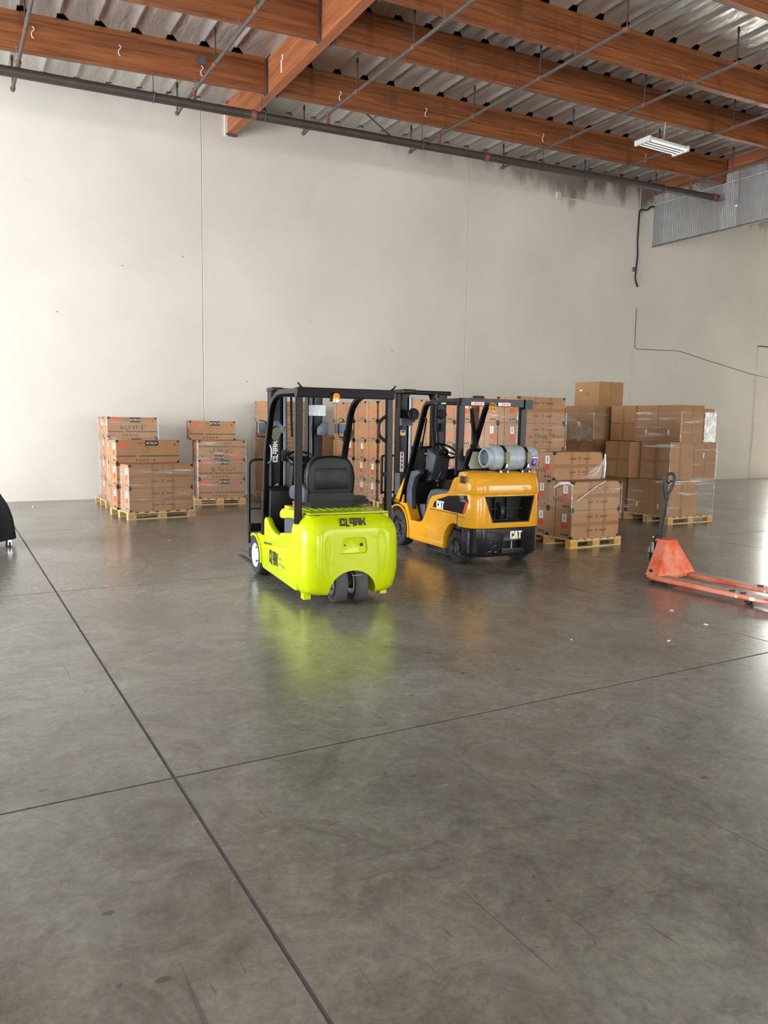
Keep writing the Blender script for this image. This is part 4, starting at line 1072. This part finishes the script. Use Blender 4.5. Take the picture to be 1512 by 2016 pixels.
# carriage, load backrest, forks
fy = .56
br = MB().tube(fillet([(-.455, fy, .30), (-.455, fy, 1.28), (.455, fy, 1.28), (.455, fy, .30)], .09, 6), .017, rect=(.03, .03), up=(0, 1, 0)).box(-.44, .44, fy-.012, fy+.012, .70, .715).build('load_backrest', 'black_steel', ck)
for x in (-.2, -.07, .07, .2): MB().box(x-.012, x+.012, fy-.01, fy+.01, .5, 1.27).build('backrest_bar', 'black_steel', br)
MB().box(-.46, .46, fy-.06, fy, .44, .54, .006).box(-.46, .46, fy-.06, fy, .14, .25, .006).box(-.25, -.2, fy-.14, fy-.05, .15, .53).box(.2, .25, fy-.14, fy-.05, .15, .53).build('fork_carriage', 'black_steel', ck)
for s in (-1, 1):
    MB().prism([(fy, .52), (fy+.04, .52), (fy+.045, .09), (fy+1.05, .045), (fy+1.08, .035), (fy+1.05, .03), (fy, .03)], 'x', s*.28-.05, s*.28+.05, .004, 1).build('fork', 'steel_grey', ck)

# ------------------------------------------------------------------ yellow LPG forklift
ct = thing('forklift', 'yellow forklift with grey gas bottle on its back, numbered 1007', 'forklift', (6.084, 9.217, 0), R(-3.5), 'forklifts')
def body(z0, z1, lev, nm, mat):
    return MB().loft([rring(*a) for a in lev]).build(nm, mat, ct, 36)
yfr = -1.50
low = body(0, 0, ((.115, .47, -1.78, -1.62, .2), (.13, .505, -1.815, -1.62, .2), (.17, .528, -1.835, -1.62, .2), (.47, .533, -1.842, -1.62, .2)), 'bumper_skirt', 'cat_navy')
mid = body(0, 0, ((.478, .530, -1.842, yfr, .2), (.49, .533, -1.845, yfr, .2), (.87, .530, -1.838, yfr, .2), (.888, .526, -1.832, yfr, .2)), 'counterweight', 'cat_yellow')
top = body(0, 0, ((.890, .535, -1.845, yfr, .2), (.90, .538, -1.850, yfr, .2), (.98, .535, -1.845, yfr, .2), (1.07, .525, -1.825, yfr, .2), (1.12, .510, -1.795, yfr, .195), (1.148, .48, -1.755, yfr, .19), (1.162, .43, -1.70, yfr, .18)), 'hood', 'cat_yellow')
mid.parent = None
gp = [(-.35, .862), (.37, .862), (.30, .545), (-.23, .545)]
boolean(mid, MB().prism(gp, 'y', -1.95, -1.60, .02, 3).build('cutter', 'cat_yellow')); mid.parent = ct
MB().prism([(-.36, .87), (.38, .87), (.31, .54), (-.24, .54)], 'y', -1.615, -1.60).build('radiator_back', 'interior_black', ct)
fz = MB()
fz.prism([(-.355, .868), (.375, .868), (.305, .541), (-.235, .541)], 'y', -1.847, -1.60)
gf = fz.build('grille_frame', 'interior_black', ct); gf.parent = None
boolean(gf, MB().prism([(-.335, .852), (.355, .852), (.288, .556), (-.218, .556)], 'y', -1.95, -1.5).build('cutter', 'interior_black')); gf.parent = ct
for x in (-.08, .10): MB().box(x-.010, x+.010, -1.66, -1.63, .56, .85).build('radiator_post', 'interior_black', ct)
MB().box(-.30, .33, -1.68, -1.66, .69, .705).build('radiator_rail', 'interior_black', ct)
MB().cyl((-.05, -1.64, .66), (.0, -1.64, .66), .11, 20).build('muffler', 'dark_rim', ct)
MB().box(-.20, .34, -1.70, -1.62, .546, .56).build('dusty_ledge', 'dark_rim', ct)
low.parent = None
boolean(low, MB().box(-.065, .20, -1.95, -1.72, .215, .315, .008, 1).build('cutter', 'cat_navy')); low.parent = ct
MB().box(-.065, .20, -1.74, -1.72, .21, .32).build('tow_recess', 'interior_black', ct)
MB().cyl((.08, -1.80, .20), (.08, -1.80, .33), .016, 10).build('tow_pin', 'steel_grey', ct)
MB().box(-.10, .24, -1.862, -1.83, .165, .212, .006).build('tow_ledge', 'cat_navy', ct)
chips = []
rnd = random.Random(4)
for k_ in range(16): 
    x = rnd.uniform(-.42, .02); z = rnd.uniform(.17, .2) if k_ < 12 else rnd.uniform(.22, .33); w = rnd.uniform(.006, .05); h = rnd.uniform(.004, .014)
    chips.append([(x, z), (x+w, z+.004), (x+w*.8, z+h), (x+w*.2, z+h*.8)])
chips = [p for p in chips if p[0][0] > -.33]
decal('chipped_paint', chips, (0, -1.8425, 0), (1, 0, 0), (0, 0, 1), 'steel_grey', ct, .002)
def catlogo(origin, u, v, h):
    C_, A_, T_ = _L['c'], _L['a'], _L['t']
    white = sh(C_, 0)+sh(A_, .68)+sh(T_, 1.42)
    w = 2.14; k_ = h
    decal('logo_lettering', sh(white, 0, 0, k_*.82, k_), origin, u, v, 'white_print', ct, .003)
    decal('logo_triangle', [[(.70*k_*.82, -.02*k_), (1.44*k_*.82, -.02*k_), (1.07*k_*.82, .42*k_)]], origin, u, v, 'yellow_print', ct, .0045)
catlogo((.03, -1.842, .335), (1, 0, 0), (0, 0, 1), .098)
# side bodies with wheel arch
arc = [(-1.46+.285*math.cos(a), .22+.285*math.sin(a)) for a in [R(12)+R(88)*j/12 for j in range(13)]]
side = [(-.30, .15), (-.27, .30), (-.235, .411), (-.56, .411), (-.62, .44), (-.68, .52), (-.75, .64), (-.80, .735), (-.87, .79), (-1.05, .83), (-1.24, .86), (-1.30, .90), (-1.36, 1.0), (-1.40, 1.055), (-1.44, 1.075), (-1.50, 1.085), (-1.52, 1.14), (-1.56, 1.155), (-1.64, 1.155), (-1.64, .478), (-1.46, .505)]+arc[::-1][1:]+[(-1.185, .155)]
for s in (-1, 1):
    MB().prism(side, 'x', s*.532, s*.43, .012, 2, 40).build('side_body', 'cat_yellow', ct)
    MB().prism([(-.30, .155), (-1.185, .16), (-1.18, .235), (-.31, .235)], 'x', s*.545, s*.50, .010, 2).build('sill', 'cat_yellow', ct)
    # recessed dark panel with logo and red flash
    MB().prism([(-.905, .655), (-.93, .715), (-1.02, .765), (-1.30, .835), (-1.70, .873), (-1.725, .80), (-1.64, .64), (-1.2, .645)], 'x', s*.529, s*.536, .0).build('side_band', 'black_paint', ct)
    MB().prism([(-1.70, .800), (-1.725, .800), (-1.66, .640), (-1.635, .640)], 'x', s*.530, s*.5385).build('red_flash', 'red_print', ct)
    MB().box(s*.535-.002, s*.535+.002, -1.66, -1.50, .60, .606).build('panel_gap', 'interior_black', ct)
    MB().prism([(-.82, .618), (-1.50, .618), (-1.51, .30), (-1.516, .30), (-1.516, .626), (-.82, .626)], 'x', s*.530, s*.534).build('panel_gap', 'interior_black', ct)
    # front fender
    A = [R(48)+R(150)*j/16 for j in range(17)]
    fo = [(.10+.335*math.cos(a), .255+.335*math.sin(a)) for a in A]; fi = [(.10+.312*math.cos(a), .255+.312*math.sin(a)) for a in A[::-1]]
    MB().prism(fo+fi, 'x', s*.545, s*.30, .006, 1).build('fender', 'cat_yellow', ct)
    gs = [(.10+.335*math.cos(a), .255+.335*math.sin(a)) for a in [R(75)+R(118)*j/12 for j in range(13)]]+[(-.31, .15), (-.22, .42), (-.10, .60), (.12, .62)]
    MB().prism([(-.215, .15), (-.215, .33), (-.18, .45), (-.08, .57), (.08, .60), (.08, .62), (-.14, .62), (-.26, .42), (-.30, .15)], 'x', s*.520, s*.36, .006, 1).build('fender_panel', 'cat_yellow', ct)
    wheel(ct, 'drive_wheel', s*.445, .10, .258, .18, .175, 'dark_rim', s, hub=.06)
    wheel(ct, 'steer_wheel', s*.425, -1.455, .205, .15, .125, 'dark_rim', s, rz=R(6))
catlogo((-.5365, -1.0, .645), (0, -1, 0), (0, 0, 1), .105)
tx = put('fleet_number', text_mesh('1007', .115, 'black_print', .001, .004), ct)
place_uv(tx, (-.5400, -1.625, 1.055), (0, -1, 0), (0, 0, 1)); tx.scale = (.72, 1.05, 1)
decal('faded_lettering', [rc(.02, .0, .14, .03), rc(.0, .04, .10, .07)], (-.537, -1.56, .79), (0, -1, 0), (0, 0, 1), 'steel_grey', ct, .002)
# inner frame, floor, seat deck, hood
MB().box(-.44, .44, -1.62, .05, .16, .40).build('frame', 'interior_black', ct)
MB().box(-.43, .43, -.75, -.05, .40, .412).build('floor_plate', 'dark_plastic', ct)
MB().prism([(-.50, .41), (-.52, .66), (-.56, .78), (-.63, .855), (-.75, .875), (-1.1, .885), (-1.42, .885), (-1.42, .41)], 'x', -.43, .43, .03, 3, 15).build('seat_deck', 'charcoal_plastic', ct)
MB().prism([(-.05, .41), (-.05, .60), (-.32, .625), (-.34, .41)], 'x', -.33, -.06, .012).build('step_box', 'charcoal_plastic', ct)
MB().box(-.25, .25, -1.18, -.66, .88, .985, .04, 3).build('seat_cushion', 'seat_vinyl', ct)
sbk = MB().prism([(-.26, .98), (-.27, 1.20), (-.20, 1.42), (.20, 1.42), (.27, 1.20), (.26, .98)], 'y', -1.25, -1.14, .035, 3).build('seat_back', 'seat_vinyl', ct)
MB().box(-.40, .42, -1.42, -1.35, .88, 1.17).build('bulkhead', 'interior_black', ct)
# small rear screen behind the seat
wf_ = MB().prism([(-.40, 1.145), (-.27, 1.43), (.22, 1.43), (.36, 1.145)], 'y', -1.36, -1.32).build('screen_frame', 'black_paint', ct); wf_.parent = None
boolean(wf_, MB().prism([(-.315, 1.175), (-.24, 1.39), (.17, 1.39), (.25, 1.175)], 'y', -1.5, -1.2).build('cutter', 'black_paint')); wf_.parent = ct
MB().prism([(-.315, 1.175), (-.24, 1.39), (.17, 1.39), (.25, 1.175)], 'y', -1.343, -1.337).build('screen_pane', 'window_glare', ct)
# gas bottle
tk = bpy.data.objects.new('gas_bottle', None); COL.objects.link(tk); tk.parent = ct; tk.location = (.095, -1.64, 1.325)
r_ = .155
MB().lathe([(-.30, .001), (-.30, .085), (-.288, .11), (-.265, .13), (-.23, .15), (-.18, r_), (.30, r_), (.345, .148), (.385, .125), (.405, .08), (.41, .001)], n=40).build('bottle', 'tank_grey', tk, 40)
MB().lathe([(-.352, .100), (-.358, .112), (-.348, .120), (-.29, .120), (-.28, .112), (-.29, .105), (-.345, .102), (-.352, .100)], n=40, cap=False).build('collar', 'tank_grey', tk)
MB().lathe([(-.308, .001), (-.306, .05), (-.304, .10), (-.298, .10)], n=30).build('collar_dish', 'grey_lamp', tk)
MB().lathe([(.028, r_-.001), (.030, r_+.0025), (.038, r_+.0025), (.040, r_-.001)], n=40, cap=False).build('weld_seam', 'tank_grey', tk)
for x in (-.13, .19):
    MB().lathe([(x-.022, r_-.001), (x-.022, r_+.005), (x+.022, r_+.005), (x+.022, r_-.001)], n=40, cap=False).build('strap', 'black_steel', tk)
    lt = MB().box(x-.028, x+.032, -r_-.035, -r_+.012, -.06, .075, .008).build('latch', 'brass', tk)
    MB().cyl((x, -r_-.02, -.075), (x, -r_-.02, -.105), .010, 8).build('latch_bolt', 'chrome', lt)
    MB().box(x-.07, x+.07, -.11, .11, -.178, -.135, .01).build('cradle', 'black_steel', tk)
    for q in (-.05, .05): MB().cyl((x+q, -.125, -.175), (x+q, -.125, -.155), .012, 8).build('cradle_bolt', 'chrome', tk)
dq = []
def tank_dec(nm, a0, a1, x0, x1, mat, t=.002):
    MB().grid(lambda u, v: (x0+(x1-x0)*u, -(r_+t)*math.cos(a0+(a1-a0)*v), (r_+t)*math.sin(a0+(a1-a0)*v)), 2, 6).build(nm, mat, tk)
tank_dec('sticker', R(-38), R(12), .255, .335, 'blue_print'); tank_dec('sticker_print', R(-26), R(-8), .285, .325, 'pink_print', .0035); tank_dec('sticker_print', R(0), R(6), .262, .33, 'white_print', .0035)
tank_dec('sticker', R(60), R(100), .172, .212, 'orange_print', .0065)
# guard
for s in (-1, 1):
    MB().tube(fillet([(s*.475, .10, .60), (s*.475, -.30, 1.45), (s*.475, -.56, 2.0), (s*.475, -.85, 2.015), (s*.475, -1.46, 2.02)], .10, 7), .03, rect=(.055, .075), up=(1, 0, 0)).build('guard_leg', 'black_paint', ct)
    MB().tube([(s*.465, -1.40, 1.10), (s*.465, -1.415, 2.0)], .03, rect=(.06, .10), up=(1, 0, 0)).build('guard_post', 'black_paint', ct)
    MB().prism([(.30, .60), (.02, .60), (-.02, .98)], 'x', s*.50, s*.47, .004, 1).build('leg_gusset', 'cat_yellow', ct)
MB().box(-.50, .50, -1.48, -1.42, 1.955, 2.05, .006, 1).build('guard_beam', 'black_paint', ct)
MB().box(-.47, .47, -.72, -.64, 1.98, 2.04, .006, 1).build('guard_beam', 'black_paint', ct)
for i in range(6): MB().box(-.35+.14*i-.014, -.35+.14*i+.014, -1.44, -.68, 2.0, 2.045).build('guard_bar', 'black_paint', ct)
for x0, x1 in ((-.37, -.18), (.03, .215)):
    tl = MB().box(x0, x1, -1.492, -1.478, 1.965, 2.005, .004).build('tail_lamp', 'red_lens', ct)
    for k_ in range(3): MB().box(x0+.055+.042*k_, x0+.085+.042*k_, -1.496, -1.49, 1.972, 1.998, .003, 1).build('tail_lens', 'lamp_segment', tl)
MB().box(-.24, -.12, -1.40, -1.32, 2.045, 2.085, .01).build('antenna_box', 'dark_plastic', ct)
MB().box(.44, .56, -1.50, -1.44, 1.93, 2.05, .006, 1).build('guard_corner', 'black_paint', ct)
decal('guard_sticker', [rc(0, 0, .24, .045)], (-.504, -.66, 1.988), (0, -1, 0), (0, 0, 1), 'white_print', ct, .002)
decal('guard_sticker', [rc(.34, -.005, .46, .05)], (-.504, -.66, 1.988), (0, -1, 0), (0, 0, 1), 'white_print', ct, .002)
decal('sticker_print', [rc(.355, .002, .445, .03)], (-.506, -.66, 1.992), (0, -1, 0), (0, 0, 1), 'orange_print', ct, .002)
# strobe in a wire cage
cg = MB()
for k_ in range(6):
    a = k_*math.pi/3; c_, d_ = math.cos(a), math.sin(a)
    cg.tube(fillet([(-.085+.045*c_, -1.54+.045*d_, 1.895), (-.085+.043*c_, -1.54+.043*d_, 1.965), (-.085+.015*c_, -1.54+.015*d_, 1.998), (-.085, -1.54, 2.0)], .03, 4), .0035, 6)
for z_ in (1.90, 1.945): cg.tube([(-.085+.046*math.cos(t), -1.54+.046*math.sin(t), z_) for t in [2*math.pi*j/20 for j in range(20)]], .0035, 6, closed=True)
cgo = cg.build('strobe_cage', 'yellow_print', ct)
MB().lathe([(1.90, .026), (1.965, .026), (1.98, .015), (1.982, .001)], (-.085, -1.54, 0), 'z', 16).build('strobe_lens', 'amber_dark', cgo)
MB().box(-.12, -.05, -1.55, -1.48, 1.885, 1.898).build('strobe_bracket', 'steel_grey', cgo)
# cowl, column, steering wheel
MB().prism([(-.05, .41), (-.02, .70), (-.04, 1.02), (-.10, 1.07), (-.34, 1.10), (-.40, 1.06), (-.24, .98), (-.16, .80), (-.20, .41)], 'x', -.47, -.38, .02, 3).build('cowl', 'charcoal_plastic', ct)
MB().prism([(-.05, .41), (-.02, .70), (-.04, 1.02), (-.10, 1.07), (-.34, 1.10), (-.40, 1.06), (-.24, .98), (-.16, .80), (-.20, .41)], 'x', .47, .38, .02, 3).build('cowl', 'charcoal_plastic', ct)
MB().prism([(-.02, .41), (-.02, .98), (-.14, 1.10), (-.28, 1.10), (-.14, .92), (-.10, .41)], 'x', -.40, .40, .015).build('dashboard', 'dark_plastic', ct)
MB().hexa([(-.24, -.30, .95), (.02, -.30, .95), (.02, -.10, .90), (-.24, -.10, .90), (-.30, -.54, 1.30), (-.06, -.54, 1.30), (-.06, -.28, 1.40), (-.30, -.28, 1.40)], .025).build('steering_column', 'charcoal_plastic', ct)
sw2 = MB().tube([(.165*math.cos(a), .165*math.sin(a), 0) for a in [2*math.pi*j/36 for j in range(36)]], .015, 8, closed=True).build('steering_wheel', 'black_paint', ct)
sw2.location = (-.17, -.56, 1.37); sw2.rotation_euler = (R(32), R(4), 0)
h2 = MB().lathe([(-.06, .045), (-.01, .06), (.012, .05), (.018, .001)], (0, 0, 0), 'z', 18)
for k_ in range(3): a = R(90+120*k_); h2.tube([(.04*math.cos(a), .04*math.sin(a), -.005), (.16*math.cos(a), .16*math.sin(a), 0)], .012, 6)
h2.build('wheel_hub', 'black_paint', sw2)
MB().tube(fillet([(.10, -.45, .95), (.06, -.55, 1.15), (.10, -.62, 1.30)], .05), .012, 8).build('hydraulic_lever', 'dark_plastic', ct)
MB().tube(fillet([(.18, -.45, .95), (.15, -.55, 1.15), (.19, -.62, 1.28)], .05), .012, 8).build('hydraulic_lever', 'dark_plastic', ct)
MB().tube(fillet([(-.30, -.62, .89), (-.28, -.60, 1.02), (-.26, -.66, 1.10)], .03), .018, 8).ball((-.29, -.61, .97), .045).build('park_brake', 'dark_plastic', ct)
MB().tube(fillet([(-.47, -.48, 1.80), (-.49, -.60, 1.80), (-.48, -.46, 1.38), (-.47, -.28, 1.38)], .05), .012, 8).build('grab_handle', 'black_paint', ct)
MB().tube([(.44, -.24, 1.95), (.40, -.42, 1.40), (.40, -.55, 1.05)], .03, rect=(.05, .05), up=(1, 0, 0)).build('guard_brace', 'black_paint', ct)
MB().prism([(-1.42, 1.15), (-1.30, 1.15), (-1.06, 1.42), (-1.12, 1.42)], 'x', -.33, -.29).build('screen_brace', 'black_paint', ct)
# mirrors/lamps at the mast
MB().lathe([(0, .001), (0, .085), (.02, .09), (.05, .07), (.06, .001)], (-.27, .16, 1.86), 'y', 20).build('head_lamp', 'dark_plastic', ct)
MB().box(-.31, -.27, .13, .17, 1.75, 1.93, .01).build('head_lamp', 'dark_plastic', ct)
MB().lathe([(0, .001), (0, .07), (.04, .075), (.05, .001)], (.20, .16, 1.87), 'y', 20).build('head_lamp', 'dark_plastic', ct)
# mast
my = .33
for a, b_, f_ in ((-.40, -.29, -.40), (.23, .36, .33)):
    MB().box(a, b_, my, my+.03, .07, 2.15).box(f_, f_+.03, my, my+.18, .07, 2.15).box(a, b_, my+.15, my+.18, .07, 2.15).build('mast_channel', 'black_steel', ct)
    MB().box(a+.09 if a < 0 else a-.06, a+.15 if a < 0 else a, my+.02, my+.15, .1, 2.16).build('inner_channel', 'black_paint', ct)
for x in (-.245, .20): MB().cyl((x, my-.01, .2), (x, my-.01, 2.1), .025, 12).build('lift_cylinder', 'steel_grey', ct)
MB().prism([(-.41, my-.10), (-.41, my+.22), (.52, my+.22), (.52, my+.12), (-.14, my+.12), (-.20, my-.10)], 'z', 2.15, 2.215, .02, 3).build('mast_head', 'black_steel', ct)
for s in (-1, 1): MB().prism([(-.41, 2.15), (-.17, 2.15), (-.21, 2.12), (-.235, 2.06), (-.24, 1.95), (-.41, 1.95)] if s < 0 else [(.44, 2.15), (.14, 2.15), (.17, 2.08), (.44, 2.08)], 'y', my+.12, my+.16).build('mast_gusset', 'black_steel', ct)
MB().box(-.41, -.23, my-.06, my+.0, 1.70, 1.80, .01).box(-.36, -.29, my-.065, my-.05, 1.71, 1.79, .004).build('mast_clamp', 'charcoal_plastic', ct)
MB().box(-.40, .36, my+.12, my+.17, 1.30, 1.40).box(-.4, .36, my+.12, my+.17, .3, .45).build('mast_cross_tie', 'black_steel', ct)
MB().box(-.16, .04, my+.05, my+.12, .75, 1.36).box(-.14, .07, my+.06, my+.12, .7, 1.25).build('hose_guard', 'dark_plastic', ct)
for x in (.12, .16, .205): MB().tube(fillet([(x, my-.02, 2.1), (x-.03, my-.04, 1.75), (x+.01, my-.05, 1.45), (x, my-.03, 1.0)], .15), .016, 8).build('hose', 'interior_black', ct)
MB().box(.215, .275, my-.12, my-.05, 1.62, 1.74, .008).build('valve_block', 'dark_plastic', ct)
decal('mast_sticker', [rc(0, 0, .075, .075)], (-.395, my-.001, 1.555), (1, 0, 0), (0, 0, 1), 'white_print', ct, .002)
decal('sticker_print', [rc(.01, .04, .03, .07), rc(.035, .04, .065, .07)], (-.395, my-.003, 1.555), (1, 0, 0), (0, 0, 1), 'black_print', ct, .002)
decal('sticker_print', [rc(.0, .0, .075, .03)], (-.395, my-.003, 1.555), (1, 0, 0), (0, 0, 1), 'yellow_print', ct, .002)
decal('mast_sticker', [rc(0, 0, .06, .30)], (-.395, my-.001, 1.03), (1, 0, 0), (0, 0, 1), 'white_print', ct, .002)
decal('sticker_print', [rc(.0, .28, .06, .30)], (-.395, my-.003, 1.03), (1, 0, 0), (0, 0, 1), 'red_print', ct, .002)
decal('sticker_print', [rc(.02, .05+.06*k_, .04, .09+.06*k_) for k_ in range(4)], (-.395, my-.003, 1.03), (1, 0, 0), (0, 0, 1), 'black_print', ct, .002)
MB().lathe([(0, .04), (.03, .05), (.06, .045), (.07, .001)], (-.42, .22, .92), 'x', 16).cyl((-.40, .22, .92), (-.40, .40, 1.0), .03, 10).build('tilt_cylinder', 'dark_plastic', ct)
MB().box(-.47, -.38, .18, .33, .70, 1.02, .02).build('mast_bracket', 'charcoal_plastic', ct)
# carriage, backrest, forks
fy = .62
b2 = MB().tube(fillet([(-.52, fy+.05, .68), (-.52, fy+.05, 1.25), (.52, fy+.05, 1.25), (.52, fy+.05, .68)], .03, 3), .015, rect=(.03, .04), up=(0, 1, 0)).box(-.52, .52, fy+.04, fy+.06, .69, .72).build('load_backrest', 'black_steel', ct)
for x in (-.36, -.2, .0, .2, .36): MB().box(x-.012, x+.012, fy+.04, fy+.06, .7, 1.25).build('backrest_bar', 'black_steel', b2)
MB().box(-.52, .52, fy-.06, fy, .52, .64, .006).box(-.52, .52, fy-.06, fy, .16, .28, .006).box(-.28, -.22, fy-.14, fy-.05, .17, .63).box(.22, .28, fy-.14, fy-.05, .17, .63).build('fork_carriage', 'black_steel', ct)
for s in (-1, 1):
    MB().prism([(fy, .62), (fy+.045, .62), (fy+.05, .10), (fy+1.05, .055), (fy+1.09, .04), (fy+1.05, .035), (fy, .035)], 'x', s*.30-.05, s*.30+.05, .004, 1).build('fork', 'steel_grey', ct)
MB().box(-.5, -.38, .1, .34, .60, .66, .01).box(.38, .5, .1, .34, .60, .66, .01).build('axle_beam', 'dark_plastic', ct)
MB().cyl((-.42, .10, .258), (.42, .10, .258), .09, 14).build('drive_axle', 'interior_black', ct)
MB().cyl((-.40, -1.455, .205), (.40, -1.455, .205), .05, 12).build('steer_axle', 'interior_black', ct)

# ------------------------------------------------------------------ pallet jack
pj = thing('pallet_jack', 'worn orange pallet jack with upright dark handle, parked at right', 'pallet jack', (7.105, 5.93, 0), R(180+2.5))
# local: +Y points along the forks (towards the camera), X to its left seen from behind
for s in (-1, 1):
    xa, xb = (s*.165, s*.325)
    lo, hi = min(xa, xb), max(xa, xb)
    MB().prism([(.05, .04), (.02, .055), (.03, .092), (1.42, .084), (1.50, .066), (1.52, .05), (1.40, .045), (1.22, .040)], 'x', lo, hi, .008, 2).build('fork', 'jack_orange', pj)
    tpm = MB().box(lo+.008, hi-.008, .06, 1.38, .088, .0945).build('worn_top', 'jack_worn', pj); tpm.rotation_euler = (R(-.25), 0, 0)
    MB().cyl((lo+.045, 1.19, .037), (hi-.045, 1.19, .037), .037, 16).build('load_roller', 'tyre_rubber', pj)
    MB().cyl((lo-.006, 1.10, .06), (lo+.0, 1.10, .06), .014, 10).cyl((hi, 1.10, .06), (hi+.006, 1.10, .06), .014, 10).build('axle_pin', 'white_print', pj)
    for yy in (1.0, 1.12):
        MB().prism([(s*.245-.05, yy), (s*.245, yy-.035), (s*.245+.05, yy), (s*.245, yy+.035)], 'z', .092, .0965).build('slot', 'interior_black', pj)
    MB().box(s*.325-.004 if s > 0 else s*.325-.004, s*.325+.004, 1.24, 1.30, .05, .085).build('tip_mark', 'white_print', pj)
bp = [(-.31, .088), (.31, .088), (.10, .452), (-.10, .452)]
MB().hexa([(-.315, .145, .088), (.315, .145, .088), (.315, .16, .088), (-.315, .16, .088), (-.08, .045, .452), (.08, .045, .452), (.08, .06, .452), (-.08, .06, .452)]).build('back_plate', 'jack_orange', pj)
for s in (-1, 1):
    MB().hexa([(s*.325, -.02, .085), (s*.30, -.02, .085), (s*.30, .155, .085), (s*.325, .155, .085), (s*.095, -.06, .455), (s*.075, -.06, .455), (s*.075, .06, .455), (s*.095, .06, .455)], .003, 1).build('side_plate', 'jack_orange', pj)
    MB().cyl((s*.315, .04, .135), (s*.30, .04, .14), .017, 12).build('plate_hole', 'interior_black', pj)
MB().box(-.32, .32, .0, .165, .06, .09, .006).build('cross_frame', 'jack_orange', pj)
MB().prism([(-.09, -.10), (-.10, -.04), (-.095, .065), (.095, .065), (.10, -.04), (.09, -.10), (.0, -.12)], 'z', .445, .468, .006).build('top_plate', 'jack_orange', pj)
pm = MB().lathe([(.10, .05), (.24, .055), (.26, .035), (.38, .03), (.44, .02)], (0, -.085, 0), 'z', 18).box(-.09, .09, -.17, -.02, .20, .30, .02).build('pump', 'black_steel', pj)
MB().cyl((.05, -.15, .20), (.05, -.15, .42), .025, 10).cyl((0, -.05, .30), (0, -.05, .45), .018, 10).build('ram', 'chrome', pm)
for s in (-1, 1): wheel(pj, 'steer_wheel', s*.05, -.09, .085, .05, .05, 'dark_rim', s, 'dark_plastic', hub=.02)
MB().hexa([(-.06, -.20, .26), (.06, -.20, .26), (.06, -.08, .26), (-.06, -.08, .26), (-.03, -.15, .50), (.03, -.15, .50), (.03, -.10, .50), (-.03, -.10, .50)], .008).build('handle_yoke', 'black_steel', pj)
for x, z in ((-.045, .30), (.045, .40), (-.03, .46), (.03, .47)): MB().ball((x, -.205 if z < .35 else -.17, z), .013).build('yoke_bolt', 'chrome', pj)
sg = MB()
sg.tube([(.075+.014*math.cos(t), -.19+.014*math.sin(t), .24+.022*t/6.28*1.2) for t in [k_*.5 for k_ in range(60)]], .003, 5)
sg.build('return_spring', 'chrome', pj)
MB().tube([(0, -.125, .46), (.0, -.05, .94)], .022, rect=(.045, .035), up=(1, 0, 0)).build('handle_shaft', 'jack_grip', pj)
lp = [Vector((p.x*.6, p.y-p.x*.35, p.z)) for p in fillet([(0, -.055, .90), (.02, -.05, .96), (.075, -.032, 1.08), (.08, -.018, 1.18), (.05, -.013, 1.215), (-.05, -.013, 1.215), (-.08, -.018, 1.18), (-.075, -.032, 1.08), (-.02, -.05, .96), (0, -.055, .90)], .04, 4)]
MB().tube(lp, .017, 10).build('handle_loop', 'jack_grip', pj)
MB().tube(fillet([(.028, -.048, 1.13), (0, -.03, 1.10), (-.028, -.012, 1.13)], .03), .009, 8).build('release_lever', 'black_steel', pj)

# ------------------------------------------------------------------ black covered cart at the left edge
cv = thing('covered_cart', 'black cloth covered cart at the left edge of the photo', 'cart', (.36, 11.55, 0))
def drape(u, v):
    a = 2*math.pi*u; z = .10+.70*v
    w = [(0, .42), (.35, .395), (.62, .34), (.80, .27), (.92, .23), (1.0, .17)]
    for (p, q), (p2, q2) in zip(w[:-1], w[1:]):
        if p <= v <= p2: r = q+(q2-q)*(v-p)/(p2-p)
    r *= 1+.035*math.sin(9*a+1.5*v)*(1-v*.6)
    c, s = math.cos(a), math.sin(a)
    k = 1/max(abs(c), abs(s))**.75
    return (r*k*c, r*k*s*.9, z+.012*math.sin(7*a)*(1-v))
MB().grid(drape, 72, 16).build('cloth_cover', 'black_cloth', cv, 60)
MB().box(-.17, .17, -.15, .15, .78, .805, .02).build('cover_top', 'black_cloth', cv)
for sx in (-1, 1):
    for sy in (-1, 1):
        c_ = MB().cyl((sx*.33-.012, sy*.28, .04), (sx*.33+.012, sy*.28, .04), .04, 14).build('caster', 'tyre_rubber', cv)
        MB().box(sx*.33-.022, sx*.33+.022, sy*.28-.02, sy*.28+.02, .03, .14, .008).build('caster_fork', 'chrome', c_)
MB().box(-.36, .36, -.30, .30, .13, .15).build('base_frame', 'steel_grey', cv)

# ------------------------------------------------------------------ litter on the floor
def scrap(x, y, s, lab, mat='paper_white', cat='scrap'):
    o = MB().prism([(-s, -s*.4), (s*.3, -s*.6), (s, .1*s), (s*.2, s*.5), (-.5*s, s*.4)], 'z', .0005, .004+s*.15, .001, 1).build('paper_scrap', mat)
    o.location = (x, y, 0); o.rotation_euler = (0, 0, x*3); tag(o, lab, cat, 'litter on the floor')
scrap(2.74, 11.02, .035, 'small red scrap on the floor in front of the left pallets', 'red_plastic')
scrap(4.356, 4.529, .012, 'tiny white scrap on the floor midway between forklift and camera')
scrap(5.06, 4.15, .016, 'tiny white scrap on the floor below the pallet jack fork')
scrap(5.94, 4.86, .018, 'white paper scrap near the pallet jack\'s near fork')
scrap(5.79, 4.36, .022, 'white paper scrap on the floor joint below the pallet jack')
scrap(1.445, 16.24, .05, 'white crumpled scrap at the foot of the left wall')
scrap(7.59, 7.51, .02, 'tiny white scrap in front of the pallet beside the yellow forklift')
